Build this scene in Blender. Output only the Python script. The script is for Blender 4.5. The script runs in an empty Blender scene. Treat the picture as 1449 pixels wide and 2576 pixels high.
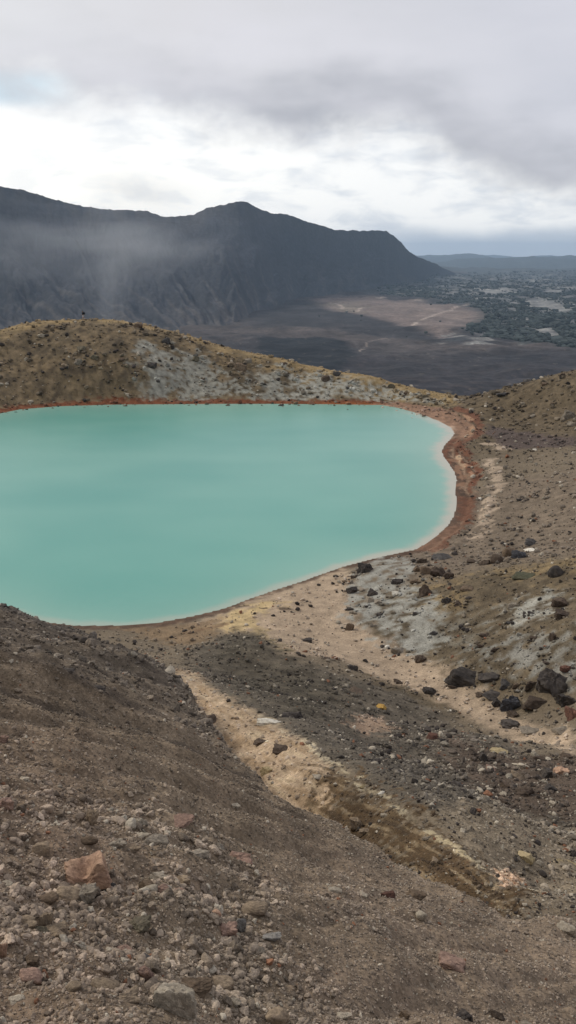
HAZE = 3.7e-5
EXPO = 0.06
import bpy, bmesh, math, random
import numpy as np
from mathutils import Vector, Matrix, Euler

rng = np.random.default_rng(7)
random.seed(7)
S = bpy.context.scene
COL = S.collection

# ------------------------------------------------------------------ camera
F, CX, CY = 2147.0, 724.5, 1288.0
PITCH = math.radians(17.0)
H = 25.4
CP, SP = math.cos(PITCH), math.sin(PITCH)

def ray(px, py):
    """azimuth, tangent of the angle below the horizon"""
    px = np.asarray(px, float); py = np.asarray(py, float)
    a = (px-CX)/F; b = (CY-py)/F
    vx, vy, vz = a, CP+b*SP, -SP+b*CP
    hh = np.hypot(vx, vy)
    return np.arctan2(vx, vy), -vz/hh

def on_z(px, py, z):
    az, t = ray(px, py)
    r = (H-z)/t
    return r*np.sin(az), r*np.cos(az)

# ------------------------------------------------------------------ noise
_pr = np.random.default_rng(11)
PERM = _pr.permutation(256); PERM = np.concatenate([PERM, PERM, PERM])
GA = _pr.uniform(0, 2*np.pi, 256); GX, GY = np.cos(GA), np.sin(GA)

def gn(x, y, seed=0):
    x = x + seed*37.17; y = y + seed*91.3
    xi = np.floor(x); yi = np.floor(y)
    fx = x-xi; fy = y-yi
    xi = xi.astype(np.int64) & 255; yi = yi.astype(np.int64) & 255
    u = fx*fx*fx*(fx*(fx*6-15)+10); v = fy*fy*fy*(fy*(fy*6-15)+10)
    def g(i, j, dx, dy):
        h = PERM[PERM[(xi+i) & 255] + ((yi+j) & 255)]
        return GX[h]*dx + GY[h]*dy
    a = g(0, 0, fx, fy); b = g(1, 0, fx-1, fy)
    c = g(0, 1, fx, fy-1); d = g(1, 1, fx-1, fy-1)
    return 1.5*((a+(b-a)*u)*(1-v) + (c+(d-c)*u)*v)

def fbm(x, y, oct=4, seed=0, gain=.5):
    s = 0; a = 1.0
    for o in range(oct):
        s = s + a*gn(x*2**o, y*2**o, seed+o*3); a *= gain
    return s

def sstep(a, b, x):
    t = np.clip((x-a)/(b-a), 0, 1)
    return t*t*(3-2*t)

# ------------------------------------------------------------------ plan polygons
def seg_dist(x, y, P, closed=True):
    d2 = np.full(x.shape, 1e18)
    n = len(P)
    for i in range(n if closed else n-1):
        ax, ay = P[i]; bx, by = P[(i+1) % n]
        ex, ey = bx-ax, by-ay
        L = ex*ex+ey*ey+1e-12
        t = np.clip(((x-ax)*ex+(y-ay)*ey)/L, 0, 1)
        np.minimum(d2, (x-ax-t*ex)**2+(y-ay-t*ey)**2, out=d2)
    return np.sqrt(d2)

def inside(x, y, P):
    c = np.zeros(x.shape, bool)
    n = len(P)
    for i in range(n):
        ax, ay = P[i]; bx, by = P[(i+1) % n]
        if ay == by: continue
        m = ((ay > y) != (by > y)) & (x < (bx-ax)*(y-ay)/(by-ay)+ax)
        c ^= m
    return c

def sdist(x, y, P):
    d = seg_dist(x, y, P)
    return np.where(inside(x, y, P), -d, d)

# ------------------------------------------------------------------ lake outline (z = 0)
LAKE_PX = [(-260,1075),(-120,1055),(0,1040),(50,1030),(150,1022),(280,1018),(420,1017),(560,1016),(700,1016),(840,1017),(960,1019),
 (1000,1026),(1040,1037),(1075,1048),(1110,1062),(1134,1076),(1143,1090),(1132,1106),(1116,1122),(1111,1136),(1118,1152),(1130,1168),(1143,1188),(1149,1208),
 (1145,1235),(1149,1268),(1142,1296),(1128,1320),(1100,1346),(1070,1368),(1045,1382),(960,1400),(860,1426),(760,1462),(700,1481),(640,1502),(560,1532),
 (480,1551),(390,1567),(320,1573),(190,1574),(100,1563),(30,1545),(-60,1530),(-180,1500),(-330,1440)]
LAKE = [tuple(float(q) for q in on_z(px, py, 0.0)) for px, py in LAKE_PX]

# ------------------------------------------------------------------ foreground scree apron (A): slope by azimuth from the standing place
Z0A = 23.8
EDGE_PX = [(-420,1400),(-250,1448),(-120,1490),(0,1530),(30,1538),(60,1551),(130,1577),(230,1610),(300,1640),(370,1662),(430,1688),(470,1735),(505,1795),
 (540,1850),(575,1895),(640,1945),(700,1998),(770,2035),(850,2064),(920,2100),(1000,2155),(1060,2200),(1130,2235),(1200,2262),(1270,2300),(1330,2312),(1420,2320)]
EDGE_R = [52,50,48,46,45,44,42,40,38,36,32.5,24,17.5,14.4,12.4,10.8,9.8,9.4,9.0,8.5,7.9,7.3,6.9,6.6,6.3,6.4,6.6]
_az, _t = ray([p[0] for p in EDGE_PX], [p[1] for p in EDGE_PX])
_s = _t-(H-Z0A)/np.array(EDGE_R)
_ag = np.linspace(-1.6, 1.6, 3201)
_ext_a = np.r_[-1.6, -.9, _az, .7, 1.6]; _ext_s = np.r_[.05, .2, _s, .62, .45]
_sg = np.interp(_ag, _ext_a, _ext_s)
_ker = np.exp(-(np.arange(-60, 61)/22.)**2); _ker /= _ker.sum()
_sg = np.convolve(np.pad(_sg, 60, mode='edge'), _ker, 'valid')
def plane_a(x, y):
    r = np.hypot(x, y); az = np.arctan2(x, y)
    return Z0A - r*np.interp(az, _ag, _sg)
def hit_a(px, py):
    az, t = ray(px, py)
    s = float(np.interp(az, _ag, _sg))
    r = min((H-Z0A)/max(float(t)-s, .02), 60)
    return float(r*np.sin(az)), float(r*np.cos(az)), float(r)
EDGE = [hit_a(*p) for p in EDGE_PX]
POLY_A = [(e[0], e[1]) for e in EDGE] + [(4, 3), (30, -10), (30, -60), (-80, -60), (-80, 30)]

# ------------------------------------------------------------------ basin (B): thin plate spline over (azimuth, ln range)
ctl = []
def cz(px, py, z):
    az, t = ray(px, py); ctl.append((float(az), math.log(float((H-z)/t)), float(t)))
def cd(px, py, r):
    az, t = ray(px, py); ctl.append((float(az), math.log(r), float(t)))
def cp(az_deg, r, z):
    ctl.append((math.radians(az_deg), math.log(r), (H-z)/r))

for i in range(0, len(LAKE_PX), 2):
    px, py = LAKE_PX[i]
    cz(px, py, 0.0)
for p in [(300,1200),(700,1200),(1000,1200),(300,1400),(700,1350),(-100,1250)]: cz(*p, -1.5)
CREST = [(-260,850,171),(-120,846,172),(0,832,175),(60,815,177),(120,808,178),(210,805,179),(300,807,179),(340,815,178),(400,827,176),(470,844,173),(560,871,170),(640,889,166),
 (720,909,162),(800,934,158),(870,946,156),(940,959,154),(1010,981,152),(1060,994,150),(1130,1003,149),(1220,992,146),(1290,975,144),(1350,955,143),(1449,936,140),(1600,900,136)]
for px, py, r in CREST:
    cd(px, py, r)
    az, t = ray(px, py); z = H-r*float(t)
    cp(math.degrees(float(az)), r*1.10, z-5); cp(math.degrees(float(az)), r*1.35, z-24); cp(math.degrees(float(az)), r*1.9, z-62)
for p in [(0,925,5.5),(200,925,5.6),(400,930,5.0),(600,955,3.2),(800,980,1.8),(950,990,1.2),
          (0,1018,1.0),(200,1004,1.0),(400,1003,1.0),(600,1003,1.0),(800,1005,.8),(950,1008,.7),(1050,1016,.6),
          (1130,1012,.5),(1180,1045,.6),(1180,1090,.5),(1250,1200,1.0),(1300,1100,1.2),(1449,1100,2.6),(1300,1030,1.9),(1449,1030,3.6),
          (1600,1100,4.5),(1600,1250,5.5),(1449,1250,3.6),(1300,1300,1.6),(1200,1290,.6),(1250,1390,2.2),(1449,1390,5.2),(1600,1400,7.5),
          (960,1425,1.3),(1100,1410,1.6),(900,1500,.9),(950,1560,1.3),(1050,1540,2.4),(1150,1520,3.4),(1300,1500,4.7),(1449,1500,6.3),(1600,1520,8.5),
          (1100,1620,2.4),(1200,1640,3.9),(1449,1650,6.5),(1600,1680,8.5),(1449,1760,5.6),(1360,1700,5.4),
          (500,1575,.5),(650,1540,.55),(800,1570,.8),(900,1620,1.2),(1050,1690,2.2),(1200,1770,3.4),(1300,1840,4.6),(1449,1870,6.3),
          (560,1602,1.1),(300,1600,.6),(420,1620,.8),(660,1622,3.0),(720,1720,5.0),(620,1700,4.4),(850,1800,6.4),(780,1660,3.2),(900,1750,4.6),
          ]: cz(*p)
for p in [(1200,1850,27.5),(1200,1950,20.5),(1200,2060,15.5),(1080,1960,18),(980,1900,22),(1400,1970,20),(1400,2100,14.3),(1449,2250,9.6),(1600,2000,18),(1600,2200,11),(1360,2260,8.6),
          (1449,2330,7.0),(1600,2330,7.2),(1449,2450,4.9),
          # crest of the scar bank
          (445,1690,35),(500,1725,30),(560,1757,26),(620,1785,23),(680,1812,20.3),(760,1868,17.2),(850,1930,14.2),(930,1988,12.2),(1010,2032,10.7),(1090,2092,9.7),(1160,2142,9.0),(1230,2200,8.4),(1300,2242,7.6)]:
    cd(*p)
# floor of the cut behind the scree edge
for (px, py), e in list(zip(EDGE_PX, EDGE))[11:25]:
    cd(px, py, e[2]*float(np.interp(px, [470, 505, 575, 640, 700, 770, 850, 920, 1000, 1200, 1270], [1.22, 1.42, 1.55, 1.52, 1.46, 1.40, 1.32, 1.24, 1.20, 1.18, 1.13])))
for a in (-70, -45, -28, 28, 50, 80):      # off to the sides
    for r, z in ((3, 20), (9, 17.5), (20, 12), (45, 6), (90, 7), (160, 9), (260, -25)):
        if a == -28 and r < 60: continue
        if a < 0 and r == 90: z = -1
        cp(a, r, z + (1.5 if a > 0 and r > 8 else 0))
ctl = np.array(ctl)
def _k(d2): return .5*d2*np.log(d2+1e-12)
def _fit(P, v, lam=2e-5):
    n = len(P)
    D = ((P[:, None, :]-P[None, :, :])**2).sum(-1)
    K = _k(D) + lam*np.eye(n)
    Q = np.c_[np.ones(n), P]
    M = np.block([[K, Q], [Q.T, np.zeros((3, 3))]])
    return np.linalg.solve(M, np.r_[v, np.zeros(3)])
PC = ctl[:, :2]; WC = _fit(PC, ctl[:, 2])
def tps(az, lr):
    out = np.empty(az.shape)
    n = len(PC)
    for s in range(0, az.size, 20000):
        a = az[s:s+20000]; l = lr[s:s+20000]
        d2 = (a[:, None]-PC[None, :, 0])**2+(l[:, None]-PC[None, :, 1])**2
        out[s:s+20000] = _k(d2)@WC[:n] + WC[n]+WC[n+1]*a+WC[n+2]*l
    return out

def basin(x, y, r, az):
    z = H - r*tps(az, np.log(np.maximum(r, 1.2)))
    sl = sdist(x, y, LAKE)
    w = np.exp(-(sl/(.022*r+.3))**2)
    z = z*(1-w) + w*np.clip(sl*.14, -1.5, 9)
    z = np.where(sl < 0, np.minimum(z, -.02-.14*np.minimum(-sl, 9)), np.where(sl < .05*r, np.maximum(z, .015+.03*np.minimum(sl, 4)*(r < 165)), z))
    return z, sl

def smax(a, b, k):
    h = np.clip(.5+.5*(a-b)/k, 0, 1)
    return b*(1-h)+a*h + k*h*(1-h)

# direction across which the scree streaks run
_s0 = hit_a(80, 1790); _s1 = hit_a(430, 1880)
_sv = np.array([_s1[0]-_s0[0], _s1[1]-_s0[1]]); _sv /= np.linalg.norm(_sv)

def terrain(x, y, spacing=None, noise=True):
    """height, signed distance to the lake, signed distance to the scree apron"""
    x = np.asarray(x, float).ravel(); y = np.asarray(y, float).ravel()
    r = np.hypot(x, y)+1e-6; az = np.arctan2(x, y)
    b, sl = basin(x, y, r, az)
    na = sdist(x, y, POLY_A)
    a = plane_a(x, y)
    edge_n = 0
    if noise:
        a = a + .10*np.minimum(r, 12)/6*gn(x*.33, y*.33, 5) + .25*np.minimum(r/25, 1)*gn(x*.11, y*.11, 8)
        na = na + np.minimum(.05*r, .8)*fbm(x*2.2/np.maximum(r*.12, .6), y*2.2/np.maximum(r*.12, .6), 3, 31)*.22
    out = np.maximum(na, 0)
    ao = a - out*1.25
    z = np.where(na < 0, a, smax(ao, b, .02+.01*r*.4))
    z = np.where(na < 0, np.where(na > -.3, np.maximum(a, a), a), z)
    if noise:
        sp = .0045*r if spacing is None else spacing
        shore = np.clip(np.abs(sl)/(.03*r+.2), 0, 1)
        amp = np.where(na < 0, 1.0, .8)*shore
        far = sstep(120, 150, r)
        u = x*_sv[0]+y*_sv[1]; v = -x*_sv[1]+y*_sv[0]
        ont = sstep(.5, -1.5, na)
        # terracettes along the scree slope
        nz = ont*np.minimum(r/14, 1)*.50*gn(u*.16, v*.75, 21) + ont*np.minimum(r/7, 1)*.20*np.abs(gn(u*.4, v*1.9, 22)) + ont*np.minimum(r/9, 1)*.10*np.abs(gn(u*1.1, v*4.2, 23))
        scar = 0.0
        if SCAR is not None:
            scar = sstep(.04, -.03, sdist(x, y, SCAR)/r)*(1-ont)
            su, sv = x*SDIR[0]+y*SDIR[1], -x*SDIR[1]+y*SDIR[0]
            nz = nz + scar*(.05*gn(su*.45, sv*2.6, 61)+.022*np.abs(gn(su*.9, sv*6., 62)))*np.minimum(r/9, 1.6)
        lam = 6.0
        o = 0
        while lam > .012:
            fade = np.clip((lam-1.6*sp)/(1.6*sp), 0, 1)
            k = .070 if lam < 1.5 else .04
            if lam > 3: k = .02
            k = k*(1+.8*far)
            n_ = gn(x/lam, y/lam, 40+o)
            if lam < .6: n_ = np.abs(n_)*1.5-.25
            kk = k*(1-.45*scar*(lam > .15))*(1+.5*ont*sstep(10, 5, r)*(.35 < lam < 1.6))
            nz = nz + kk*lam*n_*fade
            lam *= .55; o += 1
        # low steps left by falling water round the right shore
        stp = sstep(5, 3, sl)*sstep(.6, 1.2, sl)*sstep(.09, .13, az)*sstep(142, 136, r)*sstep(60, 66, r)
        z = z + stp*.11*np.sin(sl*4.4+1.4*gn(x*.25, y*.25, 71))
        z = z + nz*amp
        z = np.where(sl > 0, np.where(sl < .05*r, np.maximum(z, .012), z), np.minimum(z, -.02))
    return z, sl, na

SCAR = None; SDIR = (1, 0)
RS = np.exp(np.linspace(math.log(1.1), math.log(420), 1500))
def hit(px, py, bail=None):
    """where the line of sight meets the ground (plan x, y, z, range)"""
    px = np.atleast_1d(np.asarray(px, float)); py = np.atleast_1d(np.asarray(py, float))
    az, t = ray(px, py)
    X = np.sin(az)[:, None]*RS[None]; Y = np.cos(az)[:, None]*RS[None]
    Z = terrain(X, Y, noise=False)[0].reshape(X.shape)
    below = (H-RS[None]*t[:, None]) < Z
    i = np.where(below.any(1), below.argmax(1), len(RS)-1)
    i = np.maximum(i, 1)
    n = np.arange(len(px))
    f0 = (H-RS[i-1]*t)-Z[n, i-1]; f1 = (H-RS[i]*t)-Z[n, i]
    k = np.clip(f0/np.where(np.abs(f0-f1) < 1e-9, 1, f0-f1), 0, 1)
    r = RS[i-1]+(RS[i]-RS[i-1])*k
    x, y = r*np.sin(az), r*np.cos(az)
    return x, y, H-r*t, r

_x, _y, _z, _r = hit([436,470,560,655,730,800,900,1000,1120,1230,1330,1280,1180,1050,960,850,760,700,620,560,500],
                     [1684,1688,1752,1798,1850,1900,1960,2020,2100,2190,2245,2300,2270,2200,2125,2072,2040,2005,1938,1884,1795])
SCAR = list(zip(_x.tolist(), _y.tolist()))
_x, _y, _z, _r = hit([500, 900], [1740, 1990])
SDIR = np.array([_x[1]-_x[0], _y[1]-_y[0]]); SDIR /= np.linalg.norm(SDIR)

# ------------------------------------------------------------------ helpers for objects
def tag(o, label=None, cat=None, group=None, kind=None):
    if label: o["label"] = label
    if cat: o["category"] = cat
    if group: o["group"] = group
    if kind: o["kind"] = kind
    return o

def mesh_np(name, V, Fq, mat=None, cols=None, smooth=True, parent=None):
    """one mesh object from numpy arrays (faces all of one size)"""
    V = np.ascontiguousarray(V, np.float32); Fq = np.ascontiguousarray(Fq, np.int32)
    me = bpy.data.meshes.new(name)
    k = Fq.shape[1]
    me.vertices.add(len(V)); me.vertices.foreach_set("co", V.ravel())
    me.loops.add(Fq.size); me.loops.foreach_set("vertex_index", Fq.ravel())
    me.polygons.add(len(Fq))
    me.polygons.foreach_set("loop_start", np.arange(0, Fq.size, k, dtype=np.int32))
    me.polygons.foreach_set("use_smooth", np.full(len(Fq), bool(smooth)))
    if cols is not None:
        at = me.color_attributes.new("Col", 'FLOAT_COLOR', 'POINT')
        c = np.ones((len(V), 4), np.float32); c[:, :3] = cols
        at.data.foreach_set("color", c.ravel())
    me.update(calc_edges=True); me.validate()
    if mat: me.materials.append(mat)
    o = bpy.data.objects.new(name, me); COL.objects.link(o)
    if parent: o.parent = parent
    return o

def grid_faces(nr, nc):
    i = np.arange(nr*nc).reshape(nr, nc)
    return np.stack([i[:-1, :-1], i[:-1, 1:], i[1:, 1:], i[1:, :-1]], -1).reshape(-1, 4)

class NT:
    """short-hand for node trees"""
    def __init__(s, nt):
        s.nt = nt; s.n = nt.nodes; s.l = nt.links
    def node(s, t, ins=None, **kw):
        nd = s.n.new(t)
        for k, v in kw.items(): setattr(nd, k, v)
        for k, v in (ins or {}).items():
            if isinstance(v, bpy.types.NodeSocket): s.l.new(v, nd.inputs[k])
            else: nd.inputs[k].default_value = v
        return nd
    def math(s, op, a, b=0.0, c=0.0, clamp=False):
        nd = s.node('ShaderNodeMath', {0: a, 1: b, 2: c}, operation=op, use_clamp=clamp)
        return nd.outputs[0]
    def mix(s, f, a, b, mode='MIX'):
        nd = s.node('ShaderNodeMix', data_type='RGBA', blend_type=mode)
        for i, v in ((0, f), (6, a), (7, b)):
            if isinstance(v, bpy.types.NodeSocket): s.l.new(v, nd.inputs[i])
            else: nd.inputs[i].default_value = v if i == 0 else (*v, 1)
        return nd.outputs[2]
    def noise(s, vec, scale, detail=4, rough=.5, dist=0.0):
        nd = s.node('ShaderNodeTexNoise', {'Scale': scale, 'Detail': detail, 'Roughness': rough, 'Distortion': dist})
        if vec is not None: s.l.new(vec, nd.inputs['Vector'])
        return nd.outputs['Fac']
    def ramp(s, f, stops, interp='LINEAR'):
        nd = s.node('ShaderNodeValToRGB')
        cr = nd.color_ramp; cr.interpolation = interp
        while len(cr.elements) < len(stops): cr.elements.new(.5)
        for e, (p, c) in zip(cr.elements, stops):
            e.position = p; e.color = (*c, 1) if len(c) == 3 else c
        s.l.new(f, nd.inputs[0])
        return nd.outputs[0]
    def remap(s, v, a, b, c, d, smooth=False):
        nd = s.node('ShaderNodeMapRange', {0: v, 1: a, 2: b, 3: c, 4: d})
        if smooth: nd.interpolation_type = 'SMOOTHSTEP'
        return nd.outputs[0]

def material(name):
    m = bpy.data.materials.new(name); m.use_nodes = True
    t = NT(m.node_tree); t.n.clear()
    out = t.node('ShaderNodeOutputMaterial')
    b = t.node('ShaderNodeBsdfPrincipled', {'Roughness': .95})
    b.inputs['Specular IOR Level'].default_value = .15
    t.l.new(b.outputs[0], out.inputs[0])
    return m, t, b

def earth_material(name, fine=9.0, bump=.6, bdist=.02, mottling=.5, vor=True, grains=1.0):
    m, t, b = material(name)
    co = t.node('ShaderNodeTexCoord').outputs['Object']
    at = t.node('ShaderNodeAttribute', attribute_name='Col').outputs['Color']
    n1 = t.noise(co, fine, 8, .72)
    n2 = t.noise(co, fine*.13, 4, .6)
    n3 = t.noise(co, fine*4.1, 3, .6)
    k = t.remap(n1, .3, .7, 1-mottling, 1+mottling)
    k2 = t.remap(n2, .3, .7, .85, 1.15)
    k3 = t.remap(n3, .35, .68, .78, 1.3)
    kk = t.math('MULTIPLY', t.math('MULTIPLY', k, k2), k3)
    c = t.node('ShaderNodeVectorMath', {0: at, 1: t.node('ShaderNodeCombineXYZ', {0: kk, 1: kk, 2: kk}).outputs[0]}, operation='MULTIPLY').outputs[0]
    # scattered pale and reddish grains
    hue = t.noise(co, fine*2.3, 2, .5)
    c = t.mix(t.remap(hue, .66, .72, 0, .35*grains), c, (.42, .36, .28))
    c = t.mix(t.remap(hue, .34, .28, 0, .30*grains), c, (.035, .028, .025))
    t.l.new(c, b.inputs['Base Color'])
    h = t.math('ADD', n1, t.math('MULTIPLY', n3, .35))
    if vor:
        v = t.node('ShaderNodeTexVoronoi', {'Vector': co, 'Scale': fine*3.2, 'Randomness': 1.0}).outputs['Distance']
        h = t.math('ADD', h, t.math('MULTIPLY', v, -.5))
    bp = t.node('ShaderNodeBump', {'Strength': bump, 'Distance': bdist, 'Height': h})
    t.l.new(bp.outputs[0], b.inputs['Normal'])
    return m

# ------------------------------------------------------------------ near ground sheet
fa = np.radians(np.arange(-25.5, 25.501, .118))
ca = np.radians(25.5 + np.cumsum(np.linspace(.25, 3.2, 52)))
AZ = np.r_[-ca[::-1], fa, ca]
RR = np.r_[np.exp(np.arange(math.log(.55), math.log(58), .0043)), np.exp(np.arange(math.log(58), math.log(138), .0052)),
           np.exp(np.arange(math.log(138), math.log(186), .0018)), np.exp(np.linspace(math.log(186.3), math.log(300), 36))]
GR, GA_ = np.meshgrid(RR, AZ, indexing='ij')
X = (GR*np.sin(GA_)).ravel(); Y = (GR*np.cos(GA_)).ravel(); R = GR.ravel(); A_ = GA_.ravel()
spc = np.repeat(np.gradient(RR), len(AZ))
spc = np.maximum(spc, R*.0021)
Z, SL, NA = terrain(X, Y, spc)

# ---- colours of the ground, each region a polygon on the plan found from where its outline is seen
def plan(pts):
    x, y, z, r = hit([p[0] for p in pts], [p[1] for p in pts])
    return list(zip(x.tolist(), y.tolist()))
def zoom_pts(y0, pts): return [(724.5+.5*a, y0+.5*b) for a, b in pts]

W1 = fbm(X*1.1, Y*1.1, 4, 101); W2 = fbm(X*.22, Y*.22, 4, 102)
WR = fbm(A_*60, np.log(R)*60, 4, 103)          # edge raggedness in proportion to distance
WL = fbm(X/np.maximum(R*.05, .15), Y/np.maximum(R*.05, .15), 3, 104)
cols = np.empty((len(X), 3), np.float32)
def paint(mask, c, vary=0.0, n=None):
    m = np.clip(mask, 0, 1)[:, None]
    c = np.array(c)[None]
    if vary: c = c*(1+vary*(W1 if n is None else n)[:, None])
    cols[:] = cols*(1-m)+c*m
def poly_mask(pts, soft=.008, rag=.012):
    P = plan(pts)
    d = sdist(X, Y, P)
    return sstep(1, -1, (d + rag*R*WR)/(soft*R))
def line_mask(pts, wpx, rag=.004, soft=.4):
    P = plan(pts)
    d = seg_dist(X, Y, P, closed=False)
    w = wpx/F*R
    return sstep(1+soft, 1-soft, (d+rag*R*WR)/w)
outA = sstep(-.02, .25, NA/(.04*R+.05))
onA = 1-outA

cols[:] = np.array((.150, .122, .090))
# far hill
hill = sstep(136, 146, R)*sstep(.2, -.3, (A_-math.radians(11.5))/.03)
paint(hill, (.128, .099, .062), .35)
paint(hill*sstep(.0, .5, W2)*.6, (.150, .112, .066), .3)
paint(hill*sstep(.1, .6, -W2)*.5, (.075, .060, .042), .2)
WH = fbm(X/1.3, Y/2.6, 4, 150); WK = fbm(X/4.5, Y/9., 3, 151)
paint(hill*sstep(.0, .5, WH)*.7, (.165, .125, .080), .3)
paint(hill*sstep(.05, .55, -WH)*.75, (.058, .045, .032), .3)
paint(hill*sstep(.1, .5, WK)*.4, (.075, .062, .045), .3)
# sandy crest of the hill
paint(hill*sstep(-7, 0, R-np.interp(A_, np.array([float(ray(p[0], p[1])[0]) for p in CREST]), np.array([p[2] for p in CREST]))+3*W2)*.85, (.265, .195, .100), .18)
Zh = 723.3
zz = lambda y0, pts: [(.5*a, y0+.5*b) for a, b in pts]
paint(poly_mask(zz(Zh, [(700,300),(760,285),(860,335),(1000,335),(1100,430),(1200,470),(1300,440),(1449,400),(1449,560),(1100,558),(760,556),(690,490),(735,420)]), .01, .03)*sstep(-.7, -.05, W1+WL*.5)*.92, (.205, .205, .184), .45)
paint(poly_mask(zoom_pts(566, [(-10,740),(100,745),(200,750),(400,780),(560,830),(740,885),(740,892),(300,872),(-10,872)]), .01, .015)*sstep(-.6, .0, W1+WL*.4)*.92, (.250, .250, .226), .4)
# right bank and hillside
right = sstep(136, 132, R)*sstep(.0, .02, A_)*outA
paint(sstep(.175, .215, A_+.02*WR)*sstep(100, 118, R), (.098, .077, .052), .45)
paint(sstep(.10, .16, A_)*sstep(96, 90, R)*sstep(57, 63, R)*outA, (.150, .120, .092), .3)
paint(sstep(.10, .13, A_+.03*WR)*sstep(60, 56, R+3*W2)*sstep(36, 41, R)*outA, (.105, .083, .056), .45)
paint(sstep(.10, .16, A_+.03*WR)*sstep(62, 58, R+4*W2)*sstep(50, 54, R)*outA*sstep(-.2, .3, W2+.5*W1), (.160, .120, .068), .4)
paint(poly_mask(zoom_pts(1006, [(1000,125),(1130,150),(1330,178),(1449,185),(1449,230),(1330,240),(1110,248),(1000,175)]), .006, .008), (.085, .066, .060), .2)
for p, w in (([(1010,300),(1050,370),(1060,440),(1010,510),(1000,600),(960,690)], 11), ([(1000,215),(1110,255)], 8)):
    paint(line_mask(zoom_pts(1006, p), w, .01, .8)*.75, (.40, .32, .25))
# shore: rust rim, pale beach
paint(sstep(2.2, 1.3, SL+.9*W1)*sstep(137, 143, R)*sstep(-.05, .12, SL), (.140, .052, .026), .4)
paint(sstep(1.3, .6, SL+.8*W1)*sstep(137, 143, R)*sstep(-.05, .12, SL)*sstep(-.06,.1,A_)*.6, (.24, .085, .025), .3)
near_shore = sstep(140, 130, R)
paint(sstep(1.6, .7, SL+.5*W1)*near_shore*sstep(-.5, 0, SL), (.095, .062, .045), .3)
paint(poly_mask(zoom_pts(1006, [(440,22),(560,10),(800,45),(900,90),(960,140),(950,185),(870,212),(830,170),(700,100)]), .006, .006), (.215, .135, .095), .3)
paint(poly_mask(zoom_pts(1006, [(430,28),(560,42),(720,92),(820,138),(838,170),(800,205),(760,190),(700,130),(540,60)]), .005, .006), (.44, .34, .27), .15)
rust = poly_mask(zoom_pts(1006, [(640,755),(760,670),(850,600),(838,480),(850,420),(820,345),(768,268),(838,195),(895,212),(890,245),(930,310),(968,370),(952,410),(932,430),(942,500),(930,600),(880,650),(820,690),(800,742),(740,765)]), .004, .006)
paint(rust*.95, (.088, .060, .044), .3)
paint(rust*sstep(-.1, .35, fbm(SL*1.1+.6*W1, W1*2, 3, 160))*.35, (.120, .055, .032), .3)
paint(rust*sstep(.15, .5, -fbm(SL*1.1+.6*W1, W1*2, 3, 160))*.6, (.21, .14, .10), .3)
paint(line_mask(zoom_pts(1006, [(840,40),(925,78),(962,130),(945,182),(870,214)]), 13, .005), (.13, .062, .040), .3)
BW = SL+.25*W1+.35*W2
for c0, w_, cc, a_ in ((.55, .28, (.060, .040, .030), .8), (1.25, .20, (.25, .175, .125), .7), (1.75, .30, (.125, .052, .030), .8), (2.35, .16, (.27, .185, .13), .65), (2.9, .28, (.070, .048, .036), .7), (3.5, .30, (.120, .052, .032), .7)):
    paint(rust*sstep(w_, w_*.4, np.abs(BW-c0))*a_, cc, .25)
paint(line_mask(zoom_pts(1006, [(850,215),(880,250),(925,310),(962,370),(948,408),(930,435)]), 7, .006), (.128, .058, .036), .3)
paint(poly_mask(zoom_pts(1006, [(855,485),(930,480),(942,500),(930,600),(880,648),(862,600)]), .004, .006)*.9, (.125, .060, .038), .3)
paint(line_mask(zoom_pts(1006, [(930,600),(880,655),(815,692),(797,745)]), 5, .006), (.128, .058, .036), .3)
paint(line_mask(zoom_pts(1006, [(840,200),(800,240),(785,275),(820,320)]), 9, .006)*.8, (.130, .058, .036), .3)
paint(line_mask(zoom_pts(1006, [(870,70),(915,100),(935,140),(905,185)]), 5.5, .004), (.32, .20, .13))
paint(line_mask(zoom_pts(1006, [(850,285),(868,320),(880,350)]), 5.5, .004), (.36, .26, .18))
paint(line_mask(zoom_pts(1006, [(905,330),(930,372),(925,392)]), 4, .004), (.30, .17, .11))
paint(line_mask(zoom_pts(1006, [(835,300),(855,345),(880,395),(865,430)]), 6, .006), (.20, .12, .08))
paint(poly_mask(zoom_pts(1006, [(640,755),(760,672),(850,610),(880,640),(800,690),(780,745),(740,765)]), .006, .008)*.7, (.19, .11, .075), .3)
# pale dry stream bed
paint(poly_mask([(470,1568),(560,1548),(640,1505),(760,1467),(860,1432),(885,1440),(885,1500),(890,1560),(950,1600),(1050,1650),(1130,1690),(1230,1755),(1300,1800),(1449,1840),(1449,1905),(1290,1860),(1180,1805),(1130,1775),(1000,1722),(860,1662),(720,1652),(650,1592),(560,1592)], .012, .012), (.325, .255, .190), .2)
paint(poly_mask([(520,1580),(600,1535),(660,1515),(720,1520),(640,1550),(660,1590),(720,1640),(690,1640),(630,1585),(560,1592)], .012, .02)*.8, (.46, .355, .19), .2)
paint(poly_mask([(300,1582),(440,1572),(560,1556),(560,1592),(480,1622),(400,1612)], .012, .02)*.8, (.19, .135, .085), .25)
paint(line_mask([(600,1526),(660,1530),(740,1537)], 3.5, .006)*.9, (.08, .06, .045))
paint(line_mask([(480,1590),(560,1575),(600,1560)], 6, .01)*.6, (.17, .11, .07))
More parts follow.
